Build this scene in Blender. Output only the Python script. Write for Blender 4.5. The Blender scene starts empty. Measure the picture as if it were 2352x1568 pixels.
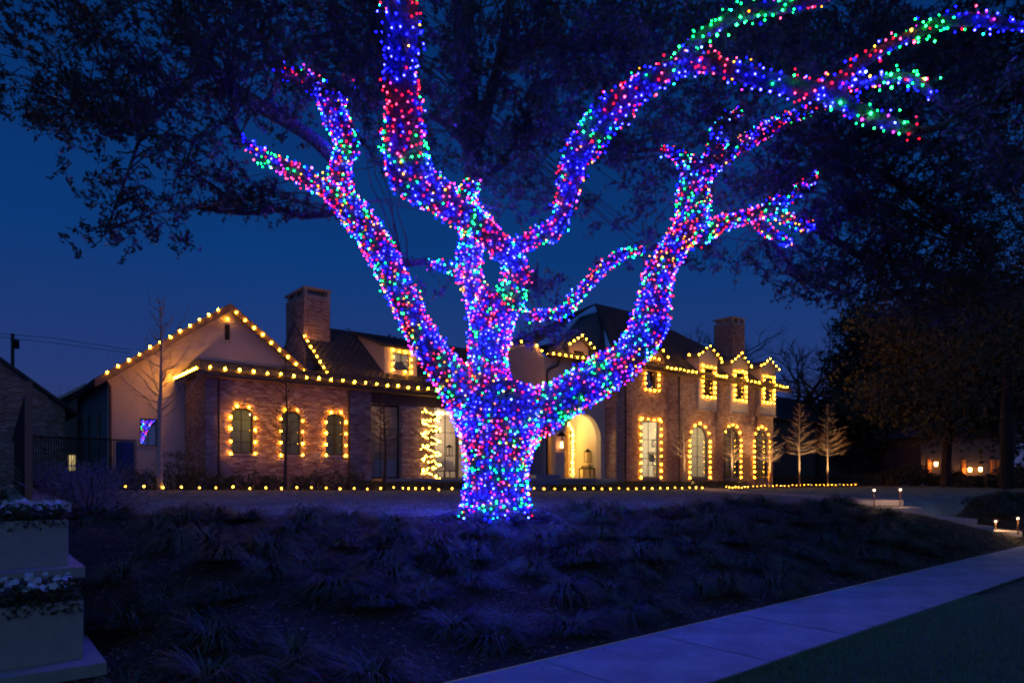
import bpy, math, random
import numpy as np
from mathutils import Vector

# ------------------------------------------------------------------ camera, sky, exposure
SC = bpy.context.scene
COL = SC.collection
CAMZ = 1.6
FPX = 1520.0                      # focal length for a picture 2352 units wide
RX, RY = 0.7733, -0.6340          # camera right in the house's axes (X along the facade, Y into the house)
FXX, FYY = 0.6340, 0.7733         # camera forward
HOR = 1092.0
cam = bpy.data.cameras.new('camera')
co = bpy.data.objects.new('camera', cam); COL.objects.link(co)
co.location = (0, 0, CAMZ)
co.rotation_euler = (math.radians(90), 0, -math.atan2(FXX, FYY))
cam.sensor_width = 36
cam.lens = FPX / 2352 * 36
cam.shift_y = (HOR - 784) / 2352
cam.clip_start = 0.05
cam.clip_end = 2000
SC.camera = co

world = bpy.data.worlds.new('World'); SC.world = world
world.use_nodes = True
nt = world.node_tree; nt.nodes.clear()
def wn(t): return nt.nodes.new(t)
out = wn('ShaderNodeOutputWorld'); bg = wn('ShaderNodeBackground')
sky = wn('ShaderNodeTexSky'); sky.sky_type = 'NISHITA'; sky.sun_disc = False
sky.sun_elevation = math.radians(-2.0); sky.sun_rotation = math.radians(200); sky.air_density = 1.5; sky.ozone_density = 6
tc = wn('ShaderNodeTexCoord'); sep = wn('ShaderNodeSeparateXYZ')
ramp = wn('ShaderNodeValToRGB'); cr = ramp.color_ramp
cr.elements[0].position = 0.0; cr.elements[0].color = (0.034, 0.042, 0.125, 1)
cr.elements[1].position = 1.0; cr.elements[1].color = (0.001, 0.016, 0.095, 1)
e = cr.elements.new(0.14); e.color = (0.016, 0.038, 0.165, 1)
e = cr.elements.new(0.30); e.color = (0.003, 0.037, 0.170, 1)
e = cr.elements.new(0.50); e.color = (0.0015, 0.026, 0.130, 1)
cn = wn('ShaderNodeTexNoise'); cn.inputs['Scale'].default_value = 2.2; cn.inputs['Detail'].default_value = 3
cmr = wn('ShaderNodeMapRange'); cmr.inputs['To Min'].default_value = 0.86; cmr.inputs['To Max'].default_value = 1.12
mulc = wn('ShaderNodeVectorMath'); mulc.operation = 'SCALE'
sc1 = wn('ShaderNodeVectorMath'); sc1.operation = 'SCALE'; sc1.inputs['Scale'].default_value = 0.01
addn = wn('ShaderNodeVectorMath'); addn.operation = 'ADD'
L = nt.links.new
L(tc.outputs['Generated'], sep.inputs[0]); L(sep.outputs['Z'], ramp.inputs[0])
L(tc.outputs['Generated'], cn.inputs['Vector']); L(cn.outputs['Fac'], cmr.inputs['Value'])
L(ramp.outputs[0], mulc.inputs[0]); L(cmr.outputs[0], mulc.inputs['Scale'])
L(sky.outputs[0], sc1.inputs[0]); L(mulc.outputs[0], addn.inputs[0]); L(sc1.outputs[0], addn.inputs[1])
L(addn.outputs[0], bg.inputs['Color']); bg.inputs['Strength'].default_value = 0.76
L(bg.outputs[0], out.inputs[0])

# faint, broad light added in place of street lamps behind the camera
sun = bpy.data.lights.new('street_fill', 'SUN'); sun.energy = .09; sun.angle = math.radians(45); sun.color = (.42, .72, 1.0)
so = bpy.data.objects.new('street_fill', sun); COL.objects.link(so); so.rotation_euler = (math.radians(58), 0, math.radians(-25))

SC.view_settings.view_transform = 'Standard'
SC.view_settings.look = 'None'
SC.view_settings.exposure = 0.5
SC.view_settings.gamma = 1.0
SC.view_settings.use_curve_mapping = False
SC.cycles.filter_width = 2.1
SC.cycles.max_bounces = 5
SC.cycles.diffuse_bounces = 2
SC.cycles.glossy_bounces = 2
SC.cycles.transparent_max_bounces = 12
SC.cycles.sample_clamp_indirect = 3.0
SC.cycles.caustics_reflective = False
SC.cycles.caustics_refractive = False
SC.cycles.use_light_tree = True
try: SC.cycles.light_sampling_threshold = 0.003
except Exception: pass

rng = np.random.default_rng(7)
random.seed(7)

# ------------------------------------------------------------------ geometry helpers
def P(x, y, t):
    a = (x - 1176) / FPX
    return np.array([t * (FXX + RX * a), t * (FYY + RY * a), CAMZ + t * (HOR - y) / FPX])
def tY(x, Y): return Y / (FYY + RY * (x - 1176) / FPX)
def atY(x, y, Y): return P(x, y, tY(x, Y))
def fx(x, Y=24.0): return float(atY(x, HOR, Y)[0])
def fz(x, y, Y=24.0): return float(atY(x, y, Y)[2])
def atZ(x, y, z): return P(x, y, (CAMZ - z) * FPX / (y - HOR))

WORLD = {}          # where each parent stands
def tag(o, label=None, cat=None, group=None, kind=None):
    if label: o['label'] = label
    if cat: o['category'] = cat
    if group: o['group'] = group
    if kind: o['kind'] = kind
    return o
def thing(name, loc, label, cat, group=None):
    o = bpy.data.objects.new(name, None); COL.objects.link(o)
    o.empty_display_size = 0.2
    o.location = [float(c) for c in loc]; WORLD[o.name] = np.array(loc, float)
    return tag(o, label, cat, group)
def link(me, name, parent=None, mat=None, kind=None, label=None):
    o = bpy.data.objects.new(name, me); COL.objects.link(o)
    if mat is not None and not me.materials:
        for m in (mat if isinstance(mat, (list, tuple)) else [mat]): me.materials.append(m)
    if parent is not None: o.parent = parent
    if kind: o['kind'] = kind
    if label: o['label'] = label
    return o
def raw_mesh(name, V, F, rnd=None, matidx=None, smooth=False):
    """V (n,3); F (m,k) array, all faces of k corners, or a list of lists"""
    me = bpy.data.meshes.new(name)
    V = np.asarray(V, np.float32)
    if isinstance(F, np.ndarray):
        m, k = F.shape
        me.vertices.add(len(V)); me.vertices.foreach_set('co', V.ravel())
        me.loops.add(m * k); me.loops.foreach_set('vertex_index', F.astype(np.int32).ravel())
        me.polygons.add(m); me.polygons.foreach_set('loop_start', np.arange(0, m * k, k, dtype=np.int32))
        me.update(calc_edges=True)
    else:
        me.from_pydata(V.tolist(), [], F); me.update()
    if rnd is not None:
        at = me.attributes.new('rnd', 'FLOAT', 'FACE'); at.data.foreach_set('value', np.asarray(rnd, np.float32))
    if matidx is not None: me.polygons.foreach_set('material_index', np.asarray(matidx, np.int32))
    if smooth: me.polygons.foreach_set('use_smooth', np.ones(len(me.polygons), bool))
    return me
BOXF = [(0, 3, 2, 1), (4, 5, 6, 7), (0, 1, 5, 4), (1, 2, 6, 5), (2, 3, 7, 6), (3, 0, 4, 7)]
class MB:
    def __init__(s): s.V = []; s.F = []; s.R = []; s.n = 0
    def add(s, V, F, r=None):
        V = np.asarray(V, float); s.V.append(V)
        s.F += [[i + s.n for i in f] for f in F]; s.n += len(V)
        s.R += [random.random() if r is None else r] * len(F)
        return s
    def box(s, x0, x1, y0, y1, z0, z1, r=None):
        return s.add([(x0,y0,z0),(x1,y0,z0),(x1,y1,z0),(x0,y1,z0),(x0,y0,z1),(x1,y0,z1),(x1,y1,z1),(x0,y1,z1)], BOXF, r)
    def hexa(s, b, t, r=None):      # 4 bottom points and 4 top points
        return s.add(list(b) + list(t), BOXF, r)
    def obox(s, c, ax, ay, az, r=None):
        c, ax, ay, az = map(lambda q: np.array(q, float), (c, ax, ay, az))
        V = [c + i * ax + j * ay + k * az for i, j, k in ((-1,-1,-1),(1,-1,-1),(1,1,-1),(-1,1,-1),(-1,-1,1),(1,-1,1),(1,1,1),(-1,1,1))]
        return s.add(V, BOXF, r)
    def prism(s, pts, y0, y1, r=None):        # outline in (x,z), extruded in y
        n = len(pts); V = [(x, y0, z) for x, z in pts] + [(x, y1, z) for x, z in pts]
        F = [list(range(n)), list(range(2*n-1, n-1, -1))] + [[i, (i+1)%n + 0, (i+1)%n + n, i + n][::-1] for i in range(n)]
        return s.add(V, F, r)
    def xprism(s, pts, x0, x1, r=None):       # outline in (y,z), extruded in x
        n = len(pts); V = [(x0, y, z) for y, z in pts] + [(x1, y, z) for y, z in pts]
        F = [list(range(n))[::-1], list(range(n, 2*n))] + [[i, (i+1)%n, (i+1)%n + n, i + n] for i in range(n)]
        return s.add(V, F, r)
    def cyl(s, c, r0, r1, h, n=12, r=None):
        c = np.array(c, float); V = []
        for k, rr in ((0, r0), (h, r1)):
            for i in range(n):
                a = 2*math.pi*i/n; V.append(c + (rr*math.cos(a), rr*math.sin(a), k))
        F = [[i, (i+1)%n, (i+1)%n+n, i+n] for i in range(n)] + [list(range(n))[::-1], list(range(n, 2*n))]
        return s.add(V, F, r)
    def tube(s, pts, rad, n=6, r=None, cap=True):
        V, F = tube_vf(pts, rad, n, cap); return s.add(V, F, r)
    def build(s, name, mat, parent=None, kind=None, label=None, smooth=False):
        V = np.concatenate(s.V); off = WORLD.get(parent.name, np.zeros(3)) if parent is not None else np.zeros(3)
        if parent is None:
            off = np.array([(V[:,0].min()+V[:,0].max())/2, (V[:,1].min()+V[:,1].max())/2, V[:,2].min()])
        me = raw_mesh(name, V - off, s.F, s.R, smooth=smooth)
        o = link(me, name, parent, mat, kind, label)
        if parent is None: o.location = off; WORLD[o.name] = off
        else: WORLD[o.name] = off
        return o
def tube_vf(pts, rad, n=6, cap=True, seed=None):
    pts = np.asarray(pts, float); m = len(pts)
    rad = np.broadcast_to(np.asarray(rad, float), (m,))
    T = np.gradient(pts, axis=0); T /= np.linalg.norm(T, axis=1)[:, None] + 1e-9
    ref = np.array([0.31, 0.2, 0.93]) if abs(T[0][2]) < 0.8 else np.array([0.9, 0.3, 0.1])
    N = np.cross(T[0], ref); N /= np.linalg.norm(N)
    V = []; ang = np.arange(n) * 2 * math.pi / n; ca, sa = np.cos(ang), np.sin(ang)
    Ns = []; Bs = []
    for i in range(m):
        N = N - T[i] * np.dot(N, T[i]); N /= np.linalg.norm(N) + 1e-9
        B = np.cross(T[i], N); Ns.append(N); Bs.append(B)
        V.append(pts[i] + rad[i] * (ca[:, None] * N + sa[:, None] * B))
    V = np.concatenate(V)
    F = [[i*n + j, i*n + (j+1) % n, (i+1)*n + (j+1) % n, (i+1)*n + j] for i in range(m-1) for j in range(n)]
    if cap: F += [list(range(n))[::-1], list(range((m-1)*n, m*n))]
    return V, F
def frames(pts):
    pts = np.asarray(pts, float)
    T = np.gradient(pts, axis=0); T /= np.linalg.norm(T, axis=1)[:, None] + 1e-9
    ref = np.array([0.31, 0.2, 0.93]) if abs(T[0][2]) < 0.8 else np.array([0.9, 0.3, 0.1])
    N = np.cross(T[0], ref); N /= np.linalg.norm(N); Ns = []; Bs = []
    for i in range(len(pts)):
        N = N - T[i] * np.dot(N, T[i]); N /= np.linalg.norm(N) + 1e-9
        Ns.append(N); Bs.append(np.cross(T[i], N))
    return T, np.array(Ns), np.array(Bs)
def catmull(pts, k=6):
    p = np.asarray(pts, float); p = np.vstack([2*p[0]-p[1], p, 2*p[-1]-p[-2]]); out = []
    for i in range(1, len(p)-2):
        for j in range(k):
            u = j/k
            out.append(0.5*((2*p[i]) + (-p[i-1]+p[i+1])*u + (2*p[i-1]-5*p[i]+4*p[i+1]-p[i+2])*u*u + (-p[i-1]+3*p[i]-3*p[i+1]+p[i+2])*u**3))
    out.append(p[-2]); return np.array(out)
def leaf_quads(C, size, aspect=0.38, droop=None, fold=True):
    """leaf-sized faces (a folded pair) at centres C"""
    n = len(C); size = np.broadcast_to(np.asarray(size, float), (n,))
    d = rng.normal(size=(n, 3))
    if droop is not None: d = d * 0.6 + droop
    d /= np.linalg.norm(d, axis=1)[:, None] + 1e-9
    s = np.cross(d, rng.normal(size=(n, 3))); s /= np.linalg.norm(s, axis=1)[:, None] + 1e-9
    nn = np.cross(d, s)
    a = C - d * size[:, None] * .5; b = C + d * size[:, None] * .5
    w = size[:, None] * aspect * .5
    m1 = C + s * w + nn * w * .5; m2 = C - s * w + nn * w * .5
    V = np.stack([a, m1, b, m2], 1).reshape(-1, 3)
    i = np.arange(n) * 4
    F = np.concatenate([np.stack([i, i+1, i+2], 1), np.stack([i, i+2, i+3], 1)])
    return V, F
def leaf_obj(name, C, size, mat, parent=None, kind=None, aspect=.38, droop=None, label=None):
    V, F = leaf_quads(np.asarray(C, float), size, aspect, droop)
    off = WORLD[parent.name] if parent is not None else np.zeros(3)
    r = rng.random(len(C)); me = raw_mesh(name, V - off, F, np.concatenate([r, r]))
    o = link(me, name, parent, mat, kind, label); WORLD[o.name] = off
    return o

# ------------------------------------------------------------------ materials
def mat(name, base=(.5,.5,.5), rough=.8, metal=0, spec=.3, ramp=None, noise=None, bump=None, use_rnd=False, vary=None):
    """ramp: colours picked by the piece's own random value; noise: (scale, dark, light) mottling; bump: (scale, strength)"""
    m = bpy.data.materials.new(name); m.use_nodes = True; t = m.node_tree; b = t.nodes['Principled BSDF']
    b.inputs['Roughness'].default_value = rough; b.inputs['Metallic'].default_value = metal
    b.inputs['Specular IOR Level'].default_value = spec
    b.inputs['Base Color'].default_value = (*base, 1)
    col = None; tcn = t.nodes.new('ShaderNodeTexCoord')
    if ramp:
        at = t.nodes.new('ShaderNodeAttribute'); at.attribute_name = 'rnd'
        oi = t.nodes.new('ShaderNodeObjectInfo'); ad = t.nodes.new('ShaderNodeMath'); ad.operation = 'ADD'
        fr = t.nodes.new('ShaderNodeMath'); fr.operation = 'FRACT'
        t.links.new(at.outputs['Fac'], ad.inputs[0]); t.links.new(oi.outputs['Random'], ad.inputs[1]); t.links.new(ad.outputs[0], fr.inputs[0])
        rp = t.nodes.new('ShaderNodeValToRGB'); rp.color_ramp.interpolation = 'LINEAR'
        els = rp.color_ramp.elements
        els[0].position = 0; els[0].color = (*ramp[0], 1); els[1].position = 1; els[1].color = (*ramp[-1], 1)
        for i, c in enumerate(ramp[1:-1]):
            q = els.new((i+1)/(len(ramp)-1)); q.color = (*c, 1)
        t.links.new(fr.outputs[0], rp.inputs[0]); col = rp.outputs[0]
    if noise:
        ns = t.nodes.new('ShaderNodeTexNoise'); ns.inputs['Scale'].default_value = noise[0]; ns.inputs['Detail'].default_value = 6
        ns.inputs['Roughness'].default_value = .65
        t.links.new(tcn.outputs['Object'], ns.inputs['Vector'])
        mr = t.nodes.new('ShaderNodeMapRange'); mr.inputs['From Min'].default_value = .3; mr.inputs['From Max'].default_value = .7
        mr.inputs['To Min'].default_value = noise[1]; mr.inputs['To Max'].default_value = noise[2]
        t.links.new(ns.outputs['Fac'], mr.inputs['Value'])
        sc = t.nodes.new('ShaderNodeVectorMath'); sc.operation = 'SCALE'
        if col is not None: t.links.new(col, sc.inputs[0])
        else: sc.inputs[0].default_value = base
        t.links.new(mr.outputs[0], sc.inputs['Scale']); col = sc.outputs[0]
    if col is not None: t.links.new(col, b.inputs['Base Color'])
    if bump:
        nb = t.nodes.new('ShaderNodeTexNoise'); nb.inputs['Scale'].default_value = bump[0]; nb.inputs['Detail'].default_value = 5
        t.links.new(tcn.outputs['Object'], nb.inputs['Vector'])
        bp = t.nodes.new('ShaderNodeBump'); bp.inputs['Strength'].default_value = bump[1]; bp.inputs['Distance'].default_value = bump[2] if len(bump) > 2 else .02
        t.links.new(nb.outputs['Fac'], bp.inputs['Height']); t.links.new(bp.outputs[0], b.inputs['Normal'])
    return m
def emit(name, c, s=1.0):
    m = bpy.data.materials.new(name); m.use_nodes = True; t = m.node_tree; t.nodes.clear()
    o = t.nodes.new('ShaderNodeOutputMaterial'); e = t.nodes.new('ShaderNodeEmission')
    e.inputs['Color'].default_value = (*c, 1); e.inputs['Strength'].default_value = s
    t.links.new(e.outputs[0], o.inputs[0]); return m
def glass(name, refl=.12, tint=(.9,.9,.9)):
    m = bpy.data.materials.new(name); m.use_nodes = True; t = m.node_tree; t.nodes.clear()
    o = t.nodes.new('ShaderNodeOutputMaterial'); mx = t.nodes.new('ShaderNodeMixShader'); mx.inputs[0].default_value = refl
    tr = t.nodes.new('ShaderNodeBsdfTransparent'); tr.inputs[0].default_value = (*tint, 1)
    g = t.nodes.new('ShaderNodeBsdfGlossy'); g.inputs['Roughness'].default_value = .004
    t.links.new(tr.outputs[0], mx.inputs[1]); t.links.new(g.outputs[0], mx.inputs[2]); t.links.new(mx.outputs[0], o.inputs[0]); return m

M = dict(
    brick=mat('brick', ramp=[(.32,.18,.15),(.44,.28,.23),(.25,.14,.12),(.52,.40,.34),(.38,.23,.19),(.57,.47,.42),(.30,.18,.16)], rough=.9, noise=(30,.8,1.15), bump=(60,.4,.01)),
    mortar=mat('mortar', (.42,.36,.31), .95, noise=(8,.8,1.1)),
    stucco=mat('stucco', (.50,.44,.40), .92, noise=(3,.88,1.06), bump=(40,.25,.01)),
    painted=mat('painted_board', (.46,.42,.40), .85, noise=(6,.9,1.05)),
    green_wall=mat('green_wall', (.10,.17,.17), .85, noise=(5,.8,1.1)),
    slate=mat('slate', ramp=[(.045,.05,.06),(.08,.08,.09),(.055,.06,.075),(.10,.095,.10)], rough=.65, noise=(12,.8,1.2)),
    trim=mat('dark_trim', (.06,.045,.04), .5),
    fascia=mat('fascia', (.14,.10,.08), .6, noise=(5,.8,1.1)),
    frame=mat('window_frame', (.03,.028,.026), .4),
    limestone=mat('limestone', (.44,.37,.31), .85, noise=(7,.85,1.08), bump=(50,.2,.01)),
    cream=mat('cream_plaster', (.72,.62,.46), .9, noise=(2,.93,1.04)),
    room=mat('room_wall', (.62,.58,.50), .9, noise=(3,.92,1.05)),
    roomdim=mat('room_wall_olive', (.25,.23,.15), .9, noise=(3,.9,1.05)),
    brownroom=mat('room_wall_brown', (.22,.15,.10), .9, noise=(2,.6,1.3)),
    wood=mat('wood', (.30,.16,.07), .5, noise=(9,.7,1.2)),
    glass=glass('window_glass', .10), glass_side=glass('window_glass_reflective', .75, (.2,.2,.2)),
    lawn=mat('lawn', (.26,.30,.25), .95, noise=(1.3,.6,1.35), bump=(90,.8,.03)),
    verge=mat('verge_turf', (.09,.14,.07), .95, noise=(3.5,.4,1.7), bump=(60,1.0,.04)),
    blade=mat('grass_blade', ramp=[(.12,.15,.10),(.18,.22,.15),(.27,.29,.21)], rough=.8),
    vblade=mat('verge_blade', ramp=[(.10,.20,.08),(.17,.30,.12),(.27,.38,.18)], rough=.8),
    mulch=mat('mulch', (.055,.042,.026), .95, noise=(14,.45,1.6), bump=(35,1.0,.05)),
    chip=mat('mulch_chip', ramp=[(.04,.03,.018),(.09,.07,.04),(.18,.14,.09),(.50,.42,.30)], rough=.85),
    tuft=mat('liriope_blade', ramp=[(.035,.055,.022),(.07,.095,.04),(.05,.075,.035),(.17,.17,.08)], rough=.65),
    concrete=mat('concrete', (.42,.42,.42), .9, noise=(1.7,.55,1.15), bump=(90,.5,.01)),
    paving=mat('paving', (.34,.33,.31), .9, noise=(4,.8,1.1)),
    bark=mat('bark', (.13,.105,.115), .95, noise=(14,.25,1.7), bump=(18,1.0,.09)),
    twig=mat('twig', (.07,.055,.045), .9),
    palebark=mat('pale_bark', (.42,.36,.29), .9, noise=(20,.7,1.2)),
    oakleaf=mat('oak_leaf', ramp=[(.035,.04,.025),(.07,.07,.05),(.045,.04,.035),(.13,.115,.10)], rough=.5, spec=.5),
    darkleaf=mat('evergreen_leaf', ramp=[(.04,.05,.03),(.07,.08,.05),(.09,.09,.06),(.05,.055,.035)], rough=.7),
    rustleaf=mat('rust_leaf', ramp=[(.24,.10,.04),(.32,.16,.06),(.18,.08,.04)], rough=.8),
    shrubleaf=mat('shrub_leaf', ramp=[(.04,.055,.025),(.08,.09,.04),(.06,.06,.035)], rough=.6),
    twiggy=mat('twiggy_shrub', ramp=[(.16,.12,.11),(.28,.22,.20),(.12,.09,.09)], rough=.8),
    petal=mat('white_petal', (.68,.66,.68), .7), iron=mat('black_iron', (.012,.010,.010), .8, spec=.1),
    bronze=mat('bronze', (.26,.12,.05), .5, metal=.1), wire=mat('light_wire', (.02,.035,.02), .6),
    fabric=mat('white_fabric', (.65,.62,.56), .95, noise=(6,.92,1.04)), bluebox=mat('blue_box', (.06,.10,.30), .6),
    mesh_blue=mat('blue_planter', (.22,.26,.40), .7), screen=mat('black_screen', (.02,.02,.02), .3),
    garland=mat('garland_needles', ramp=[(.03,.06,.02),(.06,.09,.03)], rough=.7),
    farwall=mat('far_wall', (.12,.10,.09), .9), art=mat('picture_print', (.20,.20,.22), .7, noise=(6,.3,2.)),
)
E = dict(
    warm=emit('warm_bulb', (1.0,.35,.012), 105), ground=emit('ground_bulb', (1.0,.40,.03), 26),
    strip=emit('warm_strip', (1.0,.50,.07), 14), tiny=emit('garland_bulb', (1.0,.50,.06), 48),
    lamp=emit('room_lamp', (1.0,.70,.38), 6), glow=emit('dim_window', (1.0,.75,.3), .5), spot=emit('lantern_flame', (1.0,.38,.10), 25),
)
TREE_COL = [('blue',(.10,.10,110),.31),('bright_blue',(1.3,1.3,260),.20),('red',(10,.04,.22),.15),('bright_red',(20,.7,2.2),.09),('pink',(11,.3,14),.06),('green',(.06,20,2),.065),('bright_green',(.4,55,4),.06),('teal',(.12,12,14),.025),('orange',(10,2.1,.04),.04),('bright_orange',(15,6,.4),.025),('ice',(3,6,110),.02)]
TM = [emit(n + '_led', c, 1.0) for n, c, w in TREE_COL]
TW = np.array([w for n, c, w in TREE_COL]); TW = TW / TW.sum()

def ico():
    ph = (1 + 5 ** .5) / 2
    V = np.array([(-1,ph,0),(1,ph,0),(-1,-ph,0),(1,-ph,0),(0,-1,ph),(0,1,ph),(0,-1,-ph),(0,1,-ph),(ph,0,-1),(ph,0,1),(-ph,0,-1),(-ph,0,1)], float)
    V /= np.linalg.norm(V[0])
    F = np.array([(0,11,5),(0,5,1),(0,1,7),(0,7,10),(0,10,11),(1,5,9),(5,11,4),(11,10,2),(10,7,6),(7,1,8),(3,9,4),(3,4,2),(3,2,6),(3,6,8),(3,8,9),(4,9,5),(2,4,11),(6,2,10),(8,6,7),(9,8,1)])
    return V, F
IV, IF = ico()
def bulb_mesh(name, m):
    me = raw_mesh(name, IV * (1, 1, 1.25), IF, smooth=True); me.materials.append(m); return me
BULB_T = [bulb_mesh('led_bulb', m) for m in TM]
BULB_W = {k: bulb_mesh('warm_bulb', E[k]) for k in ('warm', 'ground', 'tiny', 'strip')}
def place(me, name, parent, p, s):
    o = bpy.data.objects.new(name, me); COL.objects.link(o); o.parent = parent
    o.location = [float(c) for c in (np.asarray(p) - WORLD[parent.name])]
    o.scale = (s, s, s) if np.isscalar(s) else s
    return o
def bulbs_joined(parent, pts, s, cid=None, mats=None, name='bulb'):
    n = len(pts); s = np.broadcast_to(np.asarray(s, float), (n,))
    V = (np.asarray(pts)[:, None, :] + IV[None] * s[:, None, None] - WORLD[parent.name]).reshape(-1, 3)
    F = (IF[None] + (np.arange(n) * 12)[:, None, None]).reshape(-1, 3)
    mi = np.repeat(cid if cid is not None else np.zeros(n, int), 20)
    me = raw_mesh(name, V, F, matidx=mi, smooth=True)
    return link(me, name, parent, mats, 'stuff')
def warm_string(label, pts, r=.05, kind='warm', group=None, name='light_string', wire=True, cat='light string', wr=.006):
    pts = np.asarray(pts, float)
    r0 = thing(name, pts[0], label, cat, group)
    if wire and len(pts) > 1: MB().tube(pts - (0, 0, r*.9), wr, 4).build('wire', M['wire'], r0)
    for p in pts: place(BULB_W[kind], 'bulb', r0, p + np.array([0, 0, random.gauss(0, .016)]), r * random.uniform(.44, .72))
    return r0
def line(p, q, n): return [np.asarray(p) + (np.asarray(q) - np.asarray(p)) * i / (n - 1) for i in range(n)]

# ------------------------------------------------------------------ the ground
CX = np.array([-30, -5, 2.2, 4.2, 5.5, 7.3, 9, 13, 16, 20, 60.]); CY = np.array([12.5, 12.5, 11.0, 9.7, 8.7, 8.4, 8.0, 7.0, 6.4, 6.2, 6.2])
def crest(X): return np.interp(X, CX, CY)
def bed_y(X): return np.interp(X, [-5, 3, 22, 60], [22.2, 21.6, 20.8, 20.8])
def gz(X, Y):
    X = np.asarray(X, float); Y = np.asarray(Y, float)
    c = crest(X); s = np.clip((Y - 4.3) / (c - 4.3), 0, 1)
    bank = 1.0 * (s ** 1.0 * (1 - .25 * (s - .0)) / .75 * (1 - .0) ) * 1.0
    bank = np.sin(s * math.pi / 2) ** 1.25 * 1.0
    zh = np.interp(X, [3, 22, 40], [1.18, .90, .84])
    w = np.clip((Y - c) / np.maximum(bed_y(X) - c, 1), 0, 1)
    z = np.where(Y < c, bank, 1.0 + (zh - 1.0) * w)
    a0, a1 = np.array([15.4, 6.35]), np.array([20.3, 4.5]); d = a1 - a0; u = ((X - a0[0]) * d[0] + (Y - a0[1]) * d[1]) / (d @ d)
    ds = np.abs((X - a0[0]) * d[1] - (Y - a0[1]) * d[0]) / np.sqrt(d @ d)
    zl = np.clip(1.0 - .86 * np.clip(u, 0, 1) - .13, 0, 1); wt = np.clip((2.3 - ds) / 1.2, 0, 1) * np.clip((u + .06) * 12, 0, 1) * np.clip((1.25 - u) * 5, 0, 1)
    z = z * (1 - wt) + np.minimum(z, zl) * wt
    zp = np.interp(Y, [4.3, 6.9, 7.6, 8.6, 9.4], [0, .04, .45, .6, 1.0]); wp = np.clip((2.0 - X) / 1.1, 0, 1)
    z = z * (1 - wp) + np.minimum(z, zp) * wp
    bump = .05 * np.sin(X * 1.7 + Y) * np.sin(Y * 1.3 + .5 * X) * np.clip(s * 3, 0, 1) * np.clip((c + 1.5 - Y) / 1.5, 0, 1)
    return z + bump
def sheet(name, xs, ylo, yhi, ny, mt, dz=0, kind='structure'):
    xs = np.asarray(xs, float); V = []
    for j in range(ny + 1):
        u = j / ny
        Y = ylo(xs) * (1 - u) + yhi(xs) * u
        V.append(np.stack([xs, Y, gz(xs, Y) + dz], 1))
    V = np.concatenate(V); n = len(xs)
    F = np.array([[j*n + i, j*n + i + 1, (j+1)*n + i + 1, (j+1)*n + i] for j in range(ny) for i in range(n - 1)])
    o = link(raw_mesh(name, V, F, smooth=True), name, None, mt, kind); return o
xs_f = np.concatenate([np.arange(-6, 30, .3), np.arange(30, 62, 1.0)])
gs = link(raw_mesh('ground', [(-400,-300,-.12),(600,-300,-.12),(600,4.2,-.12),(-400,4.2,-.12),(-400,4.2,-.12),(600,4.2,-.12),(600,30,.70),(-400,30,.70),(600,900,.70),(-400,900,.70)],
          np.array([[0,1,2,3],[7,6,8,9]])), 'ground', None, M['mulch'], 'structure')
sheet('mulch_bank', xs_f, lambda x: 4.30 + 0*x, lambda x: crest(x) + .15, 40, M['mulch'])
sheet('lawn', xs_f, lambda x: crest(x), lambda x: bed_y(x), 40, M['lawn'], .012)
sheet('planting_bed', xs_f, lambda x: bed_y(x) - .02, lambda x: 60 + 0*x, 12, M['mulch'], .004)
ver = MB(); ver.add([(-40,-3,-.03),(80,-3,-.03),(80,2.98,-.03),(-40,2.98,-.03)], [(0,1,2,3)])
o = ver.build('verge_lawn', M['verge'], None, 'structure'); 
sw = MB(); sw.box(-20, 62, 3.0, 4.28, -.15, -.02)
swo = sw.build('sidewalk', M['mulch'], None, 'structure')
slab_me = MB().box(-.742, .742, -.64, .64, -.09, 0).V[0]
base_slab = raw_mesh('paving_slab', slab_me, [list(f) for f in BOXF]); base_slab.materials.append(M['concrete'])
for i in range(-6, 40):
    o = bpy.data.objects.new('slab', base_slab); COL.objects.link(o); o.parent = swo
    o.location = np.array([1.60 + 1.5 * i, 3.64, 0.0 + random.uniform(-.003, .003)]) - WORLD[swo.name]
    md = None
# grass blades (verge near the camera and the lawn behind the bank)
def blades(name, X, Y, Z, h, w, mt, label=None):
    n = len(X); a = rng.uniform(0, 2*math.pi, n); lean = rng.normal(0, .45, (n, 2)) * h[:, None]
    b0 = np.stack([X - w*np.cos(a), Y - w*np.sin(a), Z], 1); b1 = np.stack([X + w*np.cos(a), Y + w*np.sin(a), Z], 1)
    tp = np.stack([X + lean[:, 0], Y + lean[:, 1], Z + h], 1)
    V = np.stack([b0, b1, tp], 1).reshape(-1, 3); F = np.arange(3*n).reshape(-1, 3)
    o = link(raw_mesh(name, V, F, rng.random(n)), name, None, mt, 'stuff')
    if label: tag(o, label, 'grass')
    return o
n = 110000
u = rng.random(n) ** 1.6; Y = 2.96 - u * 5.0; X = 1.5 + rng.random(n) * 9.0 - 1.2*(2.96-Y)
k = (X * FXX + Y * FYY > 1.2)
X, Y = X[k], Y[k]
blades('verge_grass', X, Y, np.full(len(X), -.03), rng.uniform(.02, .055, len(X)), .0032, M['vblade'], 'short dark grass along the near side of the sidewalk')
n = 90000
X = rng.uniform(0, 42, n); u = rng.random(n) ** 1.5; Y = crest(X) + u * (bed_y(X) - crest(X))
Y += rng.normal(0, .03, n) * (u < .02)
blades('lawn_grass', X, Y, gz(X, Y) + .005, rng.uniform(.02, .05, n), .006, M['blade'], 'pale mown lawn between the planted bank and the house')
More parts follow.
